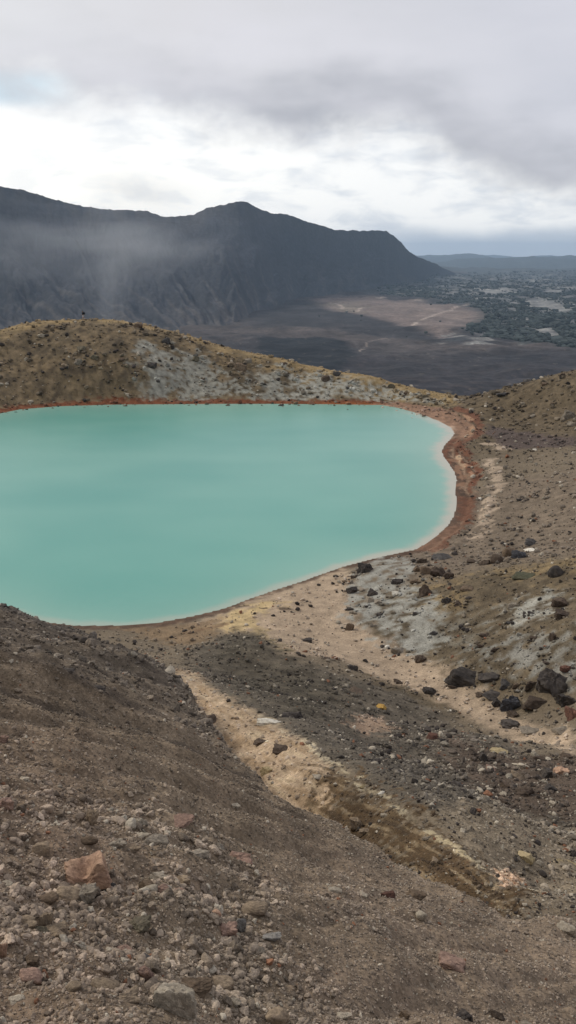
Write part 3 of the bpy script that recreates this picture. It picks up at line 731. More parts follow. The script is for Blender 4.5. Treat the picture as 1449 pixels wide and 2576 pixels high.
ROCKS = [
 # the hill across the lake
 (2,695,187,54,38,'brown','blk',B_,'brown block on the skyline of the far hill, biggest one up there'),
 (2,210,238,45,20,'pale','slab',R_,'flat pale slab near the top of the far hill, below the hiker'),
 (2,290,197,22,14,'dbrown','ang',S_,None),(2,330,184,16,10,'dbrown','ang',S_,None),(2,250,195,14,8,'dbrown','ang',S_,None),(2,472,166,9,8,'dark','ang',S_,'tiny dark stone on the skyline just beside the hiker'),
 (2,835,268,46,42,'dgrey','rnd',B_,'round dark grey boulder just under the far hilltop, below the skyline block'),
 (2,415,300,52,24,'green','slab',R_,'long low dark rock high on the far hillside below the hiker'),
 (2,475,345,50,26,'green','ang',R_,None),(2,393,368,46,36,'grey','ang',R_,'grey rock in the middle of the brown far hillside'),
 (2,765,390,52,42,'dark','ang',B_,'black rock at the upper edge of the pale grey patch across the lake'),
 (2,1165,380,44,24,'tan','slab',R_,None),(2,1212,396,62,50,'brown','blk',B_,'large split brown boulder half way up the far hill right of the grey patch'),
 (2,1250,365,36,28,'grey','ang',R_,None),(2,1300,487,28,20,'pale','ang',S_,'pale stone in the brown gap between the two grey patches across the lake'),
 (2,612,362,36,26,'dbrown','ang',R_,None),(2,795,212,36,13,'dbrown','slab',R_,'low flat rock on the far skyline between the block and the round boulder'),(2,920,247,32,17,'dbrown','slab',R_,None),(2,1040,278,22,14,'dbrown','ang',S_,None),
 (2,755,237,24,13,'brown','ang',S_,None),(2,985,360,42,36,'green','ang',R_,None),(2,1430,380,34,17,'brown','ang',S_,None),(2,640,192,26,10,'dbrown','slab',S_,None),(2,500,385,22,18,'dbrown','ang',S_,None),
 (2,640,535,22,14,'pale','ang',S_,None),(2,1020,455,20,14,'dark','ang',S_,None),(2,690,420,24,22,'dbrown','ang',S_,None),(2,320,385,26,16,'tan','ang',S_,None),(2,10,385,30,18,'tan','slab',S_,None),(2,960,268,20,12,'dbrown','ang',S_,None),(2,1110,330,24,14,'brown','ang',S_,None),
 (3,190,772,48,36,'dbrown','rnd',B_,'dark rounded boulder below the falling skyline of the far hill'),(3,245,749,44,30,'dgrey','ang',B_,'grey rock standing on the falling skyline of the far hill'),
 (3,520,806,44,22,'green','slab',R_,None),(3,590,848,20,20,'dark','ang',S_,None),(3,690,858,36,20,'green','ang',R_,None),(3,650,848,18,14,'clay','ang',S_,None),(3,740,875,24,12,'grey','ang',S_,None),(3,435,830,24,16,'clay','ang',S_,None),(3,330,790,26,16,'clay','ang',S_,None),(3,300,820,22,18,'dgrey','ang',S_,None),
 (3,1405,955,80,62,'grey','ang',B_,'big grey boulder on the far bank at the right-hand frame edge'),(3,1425,1005,50,34,'grey','ang',R_,'grey rock just below the big boulder at the frame edge of the far bank'),
 (3,942,857,20,16,'dark','ang',S_,'little dark stone on the skyline beside the low saddle'),(3,1080,850,72,24,'dgrey','slab',B_,'long dark outcrop on the skyline of the right-hand bank nearest the saddle'),
 (3,1165,805,34,22,'grey','ang',R_,None),(3,1210,780,56,22,'dgrey','slab',B_,'low dark outcrop on the right-hand skyline above the pale one'),(3,1382,757,28,26,'dbrown','ang',R_,'dark knob on the right-hand skyline close to the frame edge'),(3,850,880,44,16,'pale','slab',R_,'pale flat rock at the foot of the right-hand bank by the saddle'),
 (3,1290,800,30,18,'brown','ang',S_,None),(3,1180,900,26,20,'grey','ang',S_,None),(3,1230,960,30,22,'grey','ang',S_,None),(3,1060,925,24,16,'tan','ang',S_,None),(3,1330,900,28,18,'brown','ang',S_,None),(3,1000,905,22,14,'tan','ang',S_,None),
 # right bank of the lake
 (4,1238,253,26,15,'white','rnd',R_,'single white rock on the brown flat by the dark patch'),(4,1165,507,32,19,'dark','ang',R_,'black rock alone on the gravel flat right of the lake'),(4,965,492,18,18,'white','rnd',S_,'white stone beside the rust coloured shore'),
 (4,1330,182,18,12,'tan','ang',S_,None),(4,1160,650,22,12,'pale','ang',S_,None),(4,1115,372,18,10,'pale','ang',S_,None),(4,1372,412,14,10,'white','ang',S_,None),(4,1232,487,20,11,'dbrown','ang',S_,None),(4,1080,625,26,10,'dbrown','slab',S_,None),(4,980,400,18,14,'pale','ang',S_,None),(4,1300,490,14,9,'pale','ang',S_,None),(4,1240,605,16,9,'pale','ang',S_,None),
 # boulder field below the lake
 (4,1095,730,20,15,'white','rnd',S_,'small white stone behind the brown round boulder'),(4,775,783,112,50,'dgrey','slab',B_,'long dark grey boulder lying at the end of the rust coloured shore'),
 (4,1118,762,84,66,'brown','rnd',B_,'round brown boulder leaning against a blue-black one'),(4,1160,783,66,46,'blue','ang',B_,'blue-black boulder leaning on the round brown one'),(4,1215,756,54,22,'white','slab',R_,'flat whitish slab beside the blue-black boulder'),
 (4,1050,803,62,56,'dbrown','rnd',B_,'dark brown round boulder in the row left of the leaning pair'),(4,990,815,62,42,'dbrown','ang',B_,'dark brown boulder with pale crumbs around, left in the boulder row'),(4,925,805,56,32,'dbrown','ang',R_,'low dark brown rock at the left end of the boulder row'),
 (4,1220,717,62,42,'dgrey','ang',B_,'grey pyramid-like boulder behind the leaning pair'),(4,1347,868,78,66,'dark','rnd',B_,'round black boulder alone on ochre ground near the frame edge'),
 (4,675,815,46,32,'dbrown','ang',R_,None),(4,650,852,42,36,'brown','ang',R_,None),(4,700,860,74,52,'brown','blk',B_,'flat-topped brown boulder above the grey clay'),(4,757,866,82,66,'dbrown','ang',B_,'dark brown boulder against the flat-topped one'),(4,812,886,52,46,'dbrown','ang',R_,None),
 (4,390,848,88,60,'dark','ang',B_,'blackish boulder at the shore end of the grey clay'),(4,550,912,64,38,'dark','ang',B_,'dark rock sitting in the middle of the grey clay'),(4,693,952,66,76,'dbrown','ang',B_,'tall dark brown boulder standing on the clay border'),
 (4,640,916,52,32,'brown','ang',R_,None),(4,905,940,68,32,'brown','slab',R_,'flat brown slab on the ochre slope'),(4,322,952,58,42,'dark','ang',B_,'dark boulder on the lower left border of the grey clay'),(4,545,972,48,32,'white','ang',R_,'pale white-topped rock on the grey clay'),
 (4,245,886,22,16,'dark','ang',S_,None),(4,285,912,28,20,'brown','ang',S_,None),(4,1185,887,110,34,'moss','slab',B_,'low dark mossy mound on the ochre ground'),(4,330,890,30,20,'dbrown','ang',S_,None),(4,520,790,30,12,'dbrown','slab',S_,None),(4,740,825,40,16,'grey','slab',S_,None),
 (5,410,312,42,36,'grey','blk',B_,'grey cube-like rock in the grey clay near its left border'),(5,427,272,52,42,'dark','ang',R_,'dark rock just behind the grey cube-like one'),(5,797,312,52,42,'dark','ang',B_,'dark rock with a light front on the brown slope'),(5,860,330,42,28,'dbrown','ang',R_,None),(5,452,322,40,26,'grey','ang',R_,None),
 (5,310,452,38,46,'brown','blk',B_,'lone upright brown rock at the border of the pale stream bed'),(5,97,508,44,27,'dark','ang',B_,'dark rock alone on the pale stream bed'),(5,555,562,72,42,'grey','slab',B_,'grey slab where clay meets the stream bed'),(5,500,546,26,20,'white','rnd',S_,'white stone at the end of the grey slab'),
 (5,665,612,58,46,'dbrown','ang',B_,'dark boulder on the far side of the stream bed'),(5,325,656,52,36,'dark','ang',B_,'dark rock on the near side of the pale stream bed'),(5,435,636,13,12,'dark','rnd',S_,None),(5,555,722,48,32,'dbrown','ang',R_,None),(5,345,772,74,36,'dbrown','slab',B_,'low dark slab on the dark gravel mound'),
 (5,470,852,48,28,'yellow','blk',R_,'bright orange-yellow rock on the dark gravel'),(5,705,770,68,48,'dark','ang',B_,'black rock at the lower border of the stream bed'),(5,885,690,165,105,'dark','blk',B_,'massive black outcrop above the pale stream bed'),(5,1010,692,105,60,'dark','slab',B_,'black ledge running on from the massive outcrop'),
 (5,830,748,60,22,'dbrown','slab',R_,None),(5,1333,722,146,136,'dark','ang',B_,'huge black boulder near the frame edge, biggest of all'),(5,1402,802,112,84,'dark','ang',B_,'black boulder leaning below the huge one at the frame edge'),(5,1242,822,112,66,'dbrown','blk',B_,'reddish brown block below the huge black boulder'),
 (5,1117,826,94,92,'blue','ang',B_,'blue-black boulder in the bed below the massive outcrop'),(5,1050,835,50,50,'dark','ang',R_,None),(5,1040,782,112,48,'dark','slab',B_,'flat black rock behind the blue-black boulder'),(5,1100,732,62,46,'dgrey','ang',R_,None),(5,1220,740,54,46,'dbrown','ang',R_,None),(5,1150,742,40,30,'brown','ang',R_,None),
 (5,1400,662,56,38,'red','ang',R_,'dark red rock behind the huge black boulder'),(5,1370,322,84,66,'dbrown','ang',B_,'reddish brown boulder on the upper slope at the frame edge'),(5,1392,376,94,46,'dbrown','slab',B_,'reddish slab right under the boulder at the frame edge'),(5,1330,502,38,48,'dbrown','ang',R_,None),
 (5,1430,884,80,72,'red','ang',B_,'rusty red boulder at the frame edge below the black ones'),(5,22,884,108,62,'dark','ang',B_,'ragged black rock at the head of the tan scar'),(5,965,546,32,30,'dbrown','ang',R_,None),(5,990,490,54,34,'dbrown','slab',R_,None),(5,1235,507,34,22,'dbrown','ang',R_,None),
 (5,1112,437,36,18,'dgrey','ang',R_,None),(5,190,612,40,18,'dbrown','slab',R_,None),(5,965,796,44,22,'dbrown','ang',R_,None),(5,245,612,22,14,'white','ang',S_,None),(5,775,805,22,14,'dark','ang',S_,None),(5,820,875,16,14,'white','rnd',S_,None),(5,170,828,14,12,'white','rnd',S_,None),(5,1108,662,22,16,'pale','ang',S_,None),(5,640,380,26,22,'dark','ang',S_,None),(5,460,385,30,20,'dark','ang',S_,None),(5,395,348,14,16,'dark','ang',S_,None),(5,310,362,40,20,'dark','ang',R_,None),
 (5,1305,630,40,14,'dbrown','slab',S_,None),(5,1040,572,44,22,'dbrown','ang',S_,None),(5,1230,380,44,12,'dark','slab',S_,None),(5,1128,342,44,32,'grey','slab',R_,None),(5,735,480,40,22,'dgrey','ang',S_,None),(5,890,455,36,22,'dark','ang',S_,None),(5,1130,880,60,36,'dbrown','ang',R_,None),(5,1115,930,90,54,'dark','ang',B_,'dark jagged rocks lump at the near side of the stream bed head'),
 # gravel gully
 (7,1190,668,78,56,'ochre','blk',B_,'yellowish tan block at the far side of the scar’s lower end'),(7,1390,1048,84,52,'pale','ang',R_,'pale whitish rock near the lower frame edge on bare earth'),(7,665,1032,50,46,'pale','rnd',R_,'round pale stone alone on smooth brown earth below the scar'),
 (7,1060,120,84,36,'ochre','slab',R_,'yellow flat stone in a dark hollow of the gully'),(7,1170,217,74,48,'pale','ang',R_,'pale yellow stone in the stony gully'),(7,1372,240,66,52,'orange','ang',R_,'orange stone in the gully by the frame edge'),(7,1190,345,84,40,'dbrown','ang',R_,'dark red-brown stone in the stony gully under the pale yellow one'),
 (7,1220,22,100,40,'grey','slab',R_,'light grey stone at the top of the stony gully'),(7,1370,22,80,46,'grey','ang',R_,'grey stone near the frame edge at the top of the stony gully'),(7,1150,262,64,46,'tan','ang',R_,None),(7,1010,330,40,24,'pale','ang',S_,None),(7,725,56,54,38,'red','ang',R_,'red stone alone in the fine dark gravel'),
 (7,1320,322,60,50,'dark','ang',R_,None),(7,1300,250,56,60,'dark','ang',R_,None),(7,980,165,40,56,'dark','ang',R_,None),(7,1020,225,50,36,'pink','ang',R_,None),(7,970,230,40,36,'grey','ang',R_,None),(7,850,290,60,30,'dark','ang',R_,None),(7,1090,310,50,40,'dbrown','ang',S_,None),(7,1400,150,60,40,'dbrown','ang',R_,None),(7,1270,160,60,40,'dbrown','ang',R_,None),(7,1080,380,50,30,'dbrown','ang',S_,None),
 (7,485,450,36,26,'pale','ang',S_,'pale stone stuck in the brown scar bank'),(7,345,486,62,70,'tan','ang',R_,'tan block breaking out at the scree edge'),(7,150,282,52,32,'pale','ang',R_,'pale stone on the tan scar'),(7,390,520,60,40,'tan','ang',S_,None),(7,745,680,44,30,'tan','ang',S_,None),(7,1330,400,30,34,'pale','ang',S_,None),(7,1080,350,36,20,'pale','slab',S_,None),(7,470,342,34,24,'white','ang',S_,'whitish stone on the crest of the scar bank'),(7,380,302,36,26,'ochre','ang',S_,None),
 (7,500,905,64,54,'red','ang',R_,'reddish brown clod on the scree below the scar edge'),(7,235,886,64,28,'pale','slab',R_,'flat pale stone left of the reddish clod'),(7,640,892,104,46,'brown','ang',R_,'long brown lump in the soil near the round pale stone'),(7,375,910,44,22,'pale','ang',S_,None),(7,820,1215,120,70,'pink','ang',R_,'reddish pink lump half buried in the near earth'),(7,280,1402,72,46,'pale','ang',R_,'pale stone low on the near scree right of the big block'),(7,890,1388,76,62,'dark','ang',R_,'dark clod at the lower right of the near scree'),(7,1200,1448,60,36,'grey','ang',S_,None),(7,590,1400,50,44,'brown','ang',S_,None),(7,630,1462,70,40,'tan','ang',S_,None),(7,1060,1380,60,50,'dbrown','ang',S_,None),(7,1150,1046,40,20,'dbrown','ang',S_,None),(7,180,560,40,30,'dbrown','ang',S_,None),(7,450,640,36,30,'dbrown','ang',S_,None),(7,285,590,30,26,'tan','ang',S_,None),
 # near scree
 (8,452,548,216,138,'orange','notch',B_,'big orange rock with a hollowed top on the near scree'),(8,345,628,114,62,'tan','rnd',R_,'oblong tan stone in front of the big orange rock'),(8,440,645,92,94,'grey','ang',R_,'grey-brown stone touching the front of the big orange rock'),
 (8,800,445,128,108,'grey','blk',B_,'large grey block up the scree right of the big orange rock'),(8,908,455,124,60,'grey','slab',R_,'grey slab leaning on the large grey block'),(8,715,367,58,48,'pale','ang',R_,'pale tan cube-like stone above the large grey block'),(8,722,408,62,38,'pale','slab',S_,'pale flat stone between the pale cube and the large grey block'),
 (8,474,332,52,86,'tan','ang',R_,'tall tan stone standing upright above the big orange rock'),(8,220,447,74,62,'tan','blk',R_,'tan slab tilted up, left above the big orange rock'),(8,916,338,114,52,'pink','slab',R_,'pale pinkish oblong stone up the scree'),(8,830,267,66,48,'grey','ang',R_,'grey stone furthest up the stony strip'),
 (8,1203,458,118,84,'pink','ang',R_,'pinkish brown rock at the right edge of the stony strip'),(8,1100,427,64,52,'grey','ang',R_,'grey stone just left of the pinkish brown rock'),(8,40,278,74,80,'pink','ang',R_,'pinkish tan rock at the left frame edge up the scree'),(8,288,800,100,86,'tan','blk',R_,'angular tan rock with a sharp top edge below the orange one'),
 (8,238,765,62,92,'tan','slab',R_,'flat tan stone leaning against the angular tan rock'),(8,248,642,86,62,'brown','rnd',R_,'brown stone left of the oblong tan one'),(8,800,602,84,62,'grey','ang',R_,None),(8,745,645,84,72,'brown','ang',R_,None),(8,820,682,68,54,'pink','ang',R_,'orange-pink stone below the large grey block'),(8,925,627,74,62,'tan','ang',R_,None),(8,910,682,64,42,'pink','rnd',R_,None),
 (8,885,1172,184,200,'pale','blk',B_,'large upright block with flat face at the bottom frame edge'),(8,985,1048,146,88,'brown','slab',B_,'dark brown flat slab just above the large upright block'),(8,160,1022,100,74,'pink','rnd',R_,'smooth pinkish oblong stone low at the left'),(8,530,1083,116,76,'tan','rnd',R_,'rounded tan stone low on the scree left of the upright block'),
 (8,740,1032,66,74,'pink','ang',R_,'pinkish stone above the upright block'),(8,1112,1002,112,62,'tan','rnd',R_,'rounded brown-tan stone right of the dark flat slab'),(8,1395,1185,110,100,'tan','rnd',R_,'tan rock at the bottom frame edge right of the upright block'),(8,1370,855,84,54,'bluegrey','ang',R_,'light grey stone low on the right of the stony strip'),(8,1210,812,54,72,'bluegrey','ang',R_,'light grey upright stone beside a rusty one'),
 (8,1142,825,94,72,'pink','ang',R_,'rusty brown stone beside the light grey upright one'),(8,1275,752,124,62,'tan','rnd',R_,'broad tan stone embedded at the right side of the stony strip'),(8,85,1112,64,32,'pale','slab',S_,'pale triangular chip low at the left'),(8,14,905,42,84,'orange','ang',R_,'orange stone cut by the left frame edge'),(8,620,883,78,42,'pink','ang',R_,None),(8,30,567,62,34,'pale','rnd',S_,None),(8,60,594,46,30,'pale','rnd',S_,None),(8,102,577,46,34,'pale','rnd',S_,None),
 (8,380,1142,64,46,'tan','rnd',S_,None),(8,650,1205,100,60,'tan','ang',R_,None),(8,680,507,64,46,'tan','ang',R_,None),(8,610,487,82,62,'grey','ang',R_,None),(8,135,767,74,46,'tan','rnd',R_,None),(8,155,792,64,36,'tan','rnd',S_,None),(8,312,682,56,36,'tan','ang',S_,None),(8,1005,535,90,60,'grey','ang',R_,None),(8,890,812,46,40,'grey','ang',S_,None),(8,1090,775,48,38,'orange','rnd',S_,'small orange pebble by the rusty brown stone'),(8,300,845,60,50,'tan','ang',S_,None),(8,160,950,66,54,'brown','ang',R_,None),(8,735,945,56,44,'dgrey','ang',S_,None),(8,215,1050,50,40,'dbrown','ang',S_,None),(8,1050,420,50,34,'tan','ang',S_,None),(8,1010,455,60,40,'brown','ang',S_,None),(8,1000,66,56,32,'tan','ang',S_,None),(8,1185,238,48,26,'pale','ang',S_,None),(8,130,107,48,28,'pale','ang',S_,None),(8,455,462,90,34,'brown','rnd',R_,None),(8,210,810,60,44,'green','ang',R_,None),(8,710,800,110,60,'green','ang',R_,'dull grey-brown rock sunk in the middle of the stony strip'),(8,480,655,60,44,'dbrown','ang',S_,None),(8,1180,1140,60,40,'grey','ang',S_,None),(8,1300,900,60,40,'grey','ang',S_,None),(8,435,905,50,36,'grey','ang',S_,None),(8,560,610,50,34,'dgrey','ang',S_,None),
 # scree slope further out
 (6,145,817,64,42,'grey','slab',R_,'tilted grey slab up on the left of the scree slope'),(6,285,866,58,50,'tan','ang',R_,'tan stone in a hollow of the scree slope'),(6,505,866,64,50,'tan','ang',R_,'light rock alone in the middle of the scree slope'),(6,808,656,42,40,'grey','rnd',R_,'round grey stone far out on the scree near the tan scar'),(6,360,656,42,30,'grey','ang',R_,None),(6,240,395,54,40,'dbrown','ang',B_,'dark jagged rock far out on the scree slope'),
 (6,1042,668,92,56,'dbrown','slab',B_,'dark brown slab lying on the upper tan scar'),(6,1360,662,140,26,'white','slab',B_,'long whitish plate along the crest of the tan scar'),(6,1410,817,74,50,'dbrown','slab',R_,'dark slab on the lower part of the tan scar'),(6,935,612,38,22,'pale','slab',S_,'pale chip on the border of the tan scar'),(6,18,114,44,28,'dark','ang',R_,'dark rock on the scree skyline against the lake at the frame edge'),(6,1010,1007,54,32,'pale','ang',S_,None),(6,130,1052,44,26,'pale','ang',S_,None),
 (6,30,892,50,50,'pink','ang',R_,None),(6,440,308,52,14,'tan','slab',S_,None),(6,310,215,40,18,'brown','ang',S_,None),(6,120,600,40,26,'dbrown','ang',S_,None),(6,190,545,50,22,'dbrown','ang',S_,None),(6,230,845,60,36,'dbrown','ang',R_,None),(6,395,690,50,30,'dbrown','ang',S_,None),(6,500,640,80,24,'dark','slab',R_,None),(6,360,600,60,26,'dark','slab',R_,None),(6,1130,905,44,30,'brown','ang',S_,None),(6,820,940,50,30,'brown','ang',S_,None),(6,760,770,60,24,'dbrown','slab',S_,None),(6,180,760,60,34,'red','ang',S_,None),(6,310,825,40,28,'tan','ang',S_,None),(6,95,500,30,24,'grey','ang',S_,None),(6,560,460,30,20,'grey','ang',S_,None),(6,1310,780,70,40,'dbrown','ang',R_,None),(6,1340,925,60,50,'ochre','ang',S_,None),
]
ZLAB = {2: ('small brown rock scattered over the far hillside across the lake', 'small rocks on the far hill'), 3: ('small rock on the stony banks flanking the saddle behind the lake', 'small rocks by the saddle'),
        4: ('small loose rock on the flat and slope beside the right shore', 'small rocks beside the shore'), 5: ('smaller rock among the big dark boulders around the stream bed', 'smaller rocks around the stream bed'),
        6: ('small rock lying out on the long left scree slope', 'small rocks out on the scree'), 7: ('small stone in the gully and scar at the right', 'small stones of the gully'), 8: ('plain middling stone in the stony strip of the near scree', 'plain stones of the near scree')}
ZGRP = {2: 'rocks on the far hill', 3: 'rocks on the banks by the saddle', 4: 'rocks beside the lake shore', 5: 'boulders around the stream bed', 6: 'rocks out on the scree slope', 7: 'stones of the gully and scar', 8: 'stones on the near scree'}
rx = np.array([ORG[q[0]][0]+.5*q[1] for q in ROCKS]); ry = np.array([ORG[q[0]][1]+.5*(q[2]+.28*q[4]) for q in ROCKS])
hx, hy, hz, hr = hit(rx, ry)
tz = terrain(hx, hy)[0]
shape_cache = {}
def get_rock_mesh(kind, sub, seed, mat):
    key = (kind, sub, seed, mat)
    if key not in shape_cache:
        P, Fc = rock_shape(sub, 'blk' if kind == 'notch' else kind, seed*13+len(kind)*101+sub)
        if kind == 'notch':
            D = P
            dent = np.exp(-(((D[:, 0]+.12)/.40)**2+((D[:, 1]+.45)/.9)**2))*np.clip(D[:, 2]*1.4+.3, 0, 1)
            P = P.copy(); P[:, 2] -= 1.0*dent; P[:, 1] += .35*dent
            P[:, 2] += .30*np.exp(-(((D[:, 0]-.62)/.3)**2))*np.clip(D[:, 2], 0, 1)
            P[:, 0] *= np.where(P[:, 2] < 0, 1-.25*(P[:, 0] < 0)*np.abs(P[:, 2]), 1)
        me = mesh_np('rock', P, Fc, RM[mat], smooth=True)
        data = me.data; bpy.data.objects.remove(me)
        if kind in ('blk', 'ang', 'slab', 'notch'):
            data.polygons.foreach_set('use_smooth', np.ones(len(data.polygons), bool))
            try: data.set_sharp_from_angle(angle=math.radians(38))
            except Exception: pass
        shape_cache[key] = data
    return shape_cache[key]
def add_rock(name, kind, seed, mat, loc, dims, yaw, tilt, sub):
    o = bpy.data.objects.new(name, get_rock_mesh(kind, sub, seed, mat)); COL.objects.link(o)
    o.location = loc; o.scale = [q/2 for q in dims]
    o.rotation_euler = (tilt[0], tilt[1], yaw)
    return o
taken = []
for i, (zn, zx_, zy_, pw, ph, mat, kind, name, label) in enumerate(ROCKS):
    r = float(hr[i]); slant = math.hypot(r, H-float(hz[i]))
    sc_ = .88 if zn in (2, 3) else 1.0
    if zn in (2, 3) and label is None and mat in ('dbrown', 'dark'): mat = 'brown'
    wd = pw*.5*slant/F*sc_; ap = ph*.5*slant/F*sc_
    dl = math.atan2(H-float(hz[i]), r)
    dep = wd*(.75 if kind != 'slab' else .8)
    dep = min(dep, ap/math.sin(dl)*.9)
    ht = max((ap-dep*math.sin(dl)*.75)/math.cos(dl), .38*wd if kind != 'slab' else .2*wd)
    ht = ht*(1.7 if kind == 'notch' else 1.25)
    g = random.Random(i*7+3)
    a = math.atan2(float(hx[i]), float(hy[i]))
    px = rx[i]
    if zn in (4, 5, 3): ht *= 1.15
    sub = 5 if pw*.5 > 45 and zn in (5, 8) else (4 if pw > 36 else 3)
    o = add_rock(name, kind, g.randrange(5) if label is None else 10+i, mat, (float(hx[i]), float(hy[i]), float(tz[i])+ht*(.24 if zn in (7, 8) else .10)), (wd*1.06, dep, ht), -a+g.uniform(-.35, .35), (g.uniform(-.18, .18), g.uniform(-.15, .15)), sub)
    cat = {'boulder': 'boulder', 'rock': 'rock', 'stone': 'stone'}[name]
    if label: tag(o, label, cat, ZGRP[zn])
    else: tag(o, ZLAB[zn][0], cat, ZLAB[zn][1])
    taken.append((float(hx[i]), float(hy[i]), wd*.45))

# ------------------------------------------------------------------ loose gravel: one mass, its largest stones single
N = 230000
gaz = np.radians(rng.uniform(-24.5, 24.5, N)); glr = rng.uniform(math.log(2.2), math.log(184), N)
near = rng.random(N) < .40
glr[near] = rng.uniform(math.log(2.2), math.log(9), near.sum())
gr = np.exp(glr); gx, gy = gr*np.sin(gaz), gr*np.cos(gaz)
gz, gsl, gna = terrain(gx, gy)
W = fbm(gx*.9, gy*.9, 3, 401); WB = fbm(gx*.25, gy*.25, 3, 402)
gu = fbm((gx*_sv[0]+gy*_sv[1])/3.5, (-gx*_sv[1]+gy*_sv[0])/.5, 4, 130)
acc = np.full(N, .5)
onAg = gna < .05
def gmask(pts):
    P = plan(pts); return inside(gx, gy, P)
# stony patches at the left of the near scree, fine earth elsewhere
_sp = plan([(-160,2030),(0,1960),(120,1950),(300,2040),(480,2075),(640,2140),(690,2230),(740,2330),(780,2420),(760,2420),(800,2570),(820,2800),(-300,2800)])
stony = sstep(.10, -.12, sdist(gx, gy, _sp)/gr+.22*W+.12*WB)*(.30+.70*sstep(-.35, .25, WB*.9+W*.9+.1))
stony = np.maximum(stony, sstep(9, 13, gr)*(.42+.5*sstep(-.1, .4, W+.6*gaz*0)*sstep(.1, -.3, gaz)))
acc = np.where(onAg, np.where(gr < 10, .42+.58*stony, .80+.35*gu), acc)
ch = gmask([(470,1568),(640,1505),(860,1432),(890,1560),(1050,1650),(1230,1755),(1449,1840),(1449,1905),(1290,1860),(1130,1775),(860,1662),(650,1592)])
acc[ch & ~onAg] = .22
gul = gmask([(1000,1800),(1290,1880),(1600,1930),(1600,2200),(1330,2230),(1100,2060),(900,1920)]) & ~onAg
acc[gul] = 1.0
acc[gmask(clay) & ~onAg] = .22
acc[(gsl < 1.6)] = 0
hl = (gr > 136); acc[hl] = .8
sc = gmask([(436,1684),(560,1752),(730,1850),(900,1960),(1330,2240),(1280,2300),(960,2125),(700,2000),(560,1880)]) & ~onAg
acc[sc] = .30
keep = rng.random(N) < acc
gx, gy, gz, gr, onAg, gul, hl, ch, sc, gaz, stony = [q[keep] for q in (gx, gy, gz, gr, onAg, gul, hl, ch, sc, gaz, stony)]
# debris gathered round the placed boulders
ex = [(x_+w_*rng.normal(0, 1.6, 9), y_+w_*rng.normal(0, 1.6, 9)) for (x_, y_, w_), q in zip(taken, ROCKS) if q[0] in (2, 3, 4, 5, 7)]
ex_x = np.concatenate([e[0] for e in ex]); ex_y = np.concatenate([e[1] for e in ex]); ez, esl, ena = terrain(ex_x, ex_y)
kp = esl > 1.0; ex_x, ex_y, ez, ena = ex_x[kp], ex_y[kp], ez[kp], ena[kp]; er = np.hypot(ex_x, ex_y)
n_old = len(gx); m_ = len(ex_x); zb_ = np.zeros(m_, bool)
gx, gy, gz, gr = np.r_[gx, ex_x], np.r_[gy, ex_y], np.r_[gz, ez], np.r_[gr, er]
onAg, gul, ch, sc = np.r_[onAg, ena < .05], np.r_[gul, zb_], np.r_[ch, zb_], np.r_[sc, zb_]
hl, gaz, stony = np.r_[hl, er > 136], np.r_[gaz, np.arctan2(ex_x, ex_y)], np.r_[stony, np.zeros(m_)]
n = len(gx)
u = rng.random(n)
smin = np.where(hl, .8, np.where(onAg & (gr > 8.5), 1.1, .95)); smax_ = np.where(onAg, np.maximum(3.2+10*stony*(rng.random(n) < .85), 0), np.where(gul, 8.0, np.where(hl, 6.0, 5.5)))
al = np.where(stony > .3, 1.55, 1.85)
spx = (smin**-al-u*(smin**-al-smax_**-al))**(-1/al)
spx[n_old:] = np.maximum(spx[n_old:], rng.uniform(1.5, 4.5, m_))
sz = spx/853.*np.hypot(gr, H-gz)
sz = np.minimum(sz, np.where(gr < 9, .16, .9))
ri = np.clip(np.searchsorted(RR, gr), 0, len(RR)-1); ai = np.clip(np.searchsorted(AZ, gaz), 0, len(AZ)-1)
gc = cols[ri*len(AZ)+ai].copy()
q = rng.random(n)
gc *= (np.where(onAg, rng.uniform(.5, 1.75, n), rng.uniform(.7, 1.65, n))*np.where(onAg, .98+.34*stony*(gr < 11), 1.0))[:, None]
gc = gc*.75+.25*gc.mean(1, keepdims=True)
pk = q < np.where(gul, .15, np.where(ch, .14, np.where(onAg, .05, .09))); gc[pk] = np.array((.36, .315, .25))*rng.uniform(.6, 1.2, (pk.sum(), 1))
dk = (q > .86) & ~onAg & ~sc; gc[dk] = np.array((.045, .038, .034))*rng.uniform(.6, 1.4, (dk.sum(), 1))
rd = (q > .80) & (q < np.where(onAg, .808, .822)) & (~hl); gc[rd] = np.array((.20, .10, .06))*rng.uniform(.7, 1.2, (rd.sum(), 1))
gc = np.clip(gc, .015, .7)
dim = np.stack([sz*rng.uniform(.8, 1.25, n), sz*rng.uniform(.65, 1.0, n), sz*rng.uniform(.5, .85, n)], -1)
yaw = rng.uniform(0, 2*np.pi, n); tx = rng.normal(0, .35, n); ty = rng.normal(0, .35, n)
cy_, sy_ = np.cos(yaw), np.sin(yaw)
def rotate(P, s):
    """tilt then yaw, for the stones with indices s; P is (stones, verts, 3)"""
    x_, y_, z_ = P[..., 0], P[..., 1], P[..., 2]
    c, d_ = np.cos(tx[s])[:, None], np.sin(tx[s])[:, None]
    y2, z2 = y_*c-z_*d_, y_*d_+z_*c
    c, d_ = np.cos(ty[s])[:, None], np.sin(ty[s])[:, None]
    x2, z3 = x_*c+z2*d_, -x_*d_+z2*c
    c, d_ = cy_[s][:, None], sy_[s][:, None]
    return np.stack([x2*c-y2*d_, x2*d_+y2*c, z3], -1)
pos = np.stack([gx, gy, gz+dim[:, 2]*.5*rng.uniform(.25, .75, n)], -1)
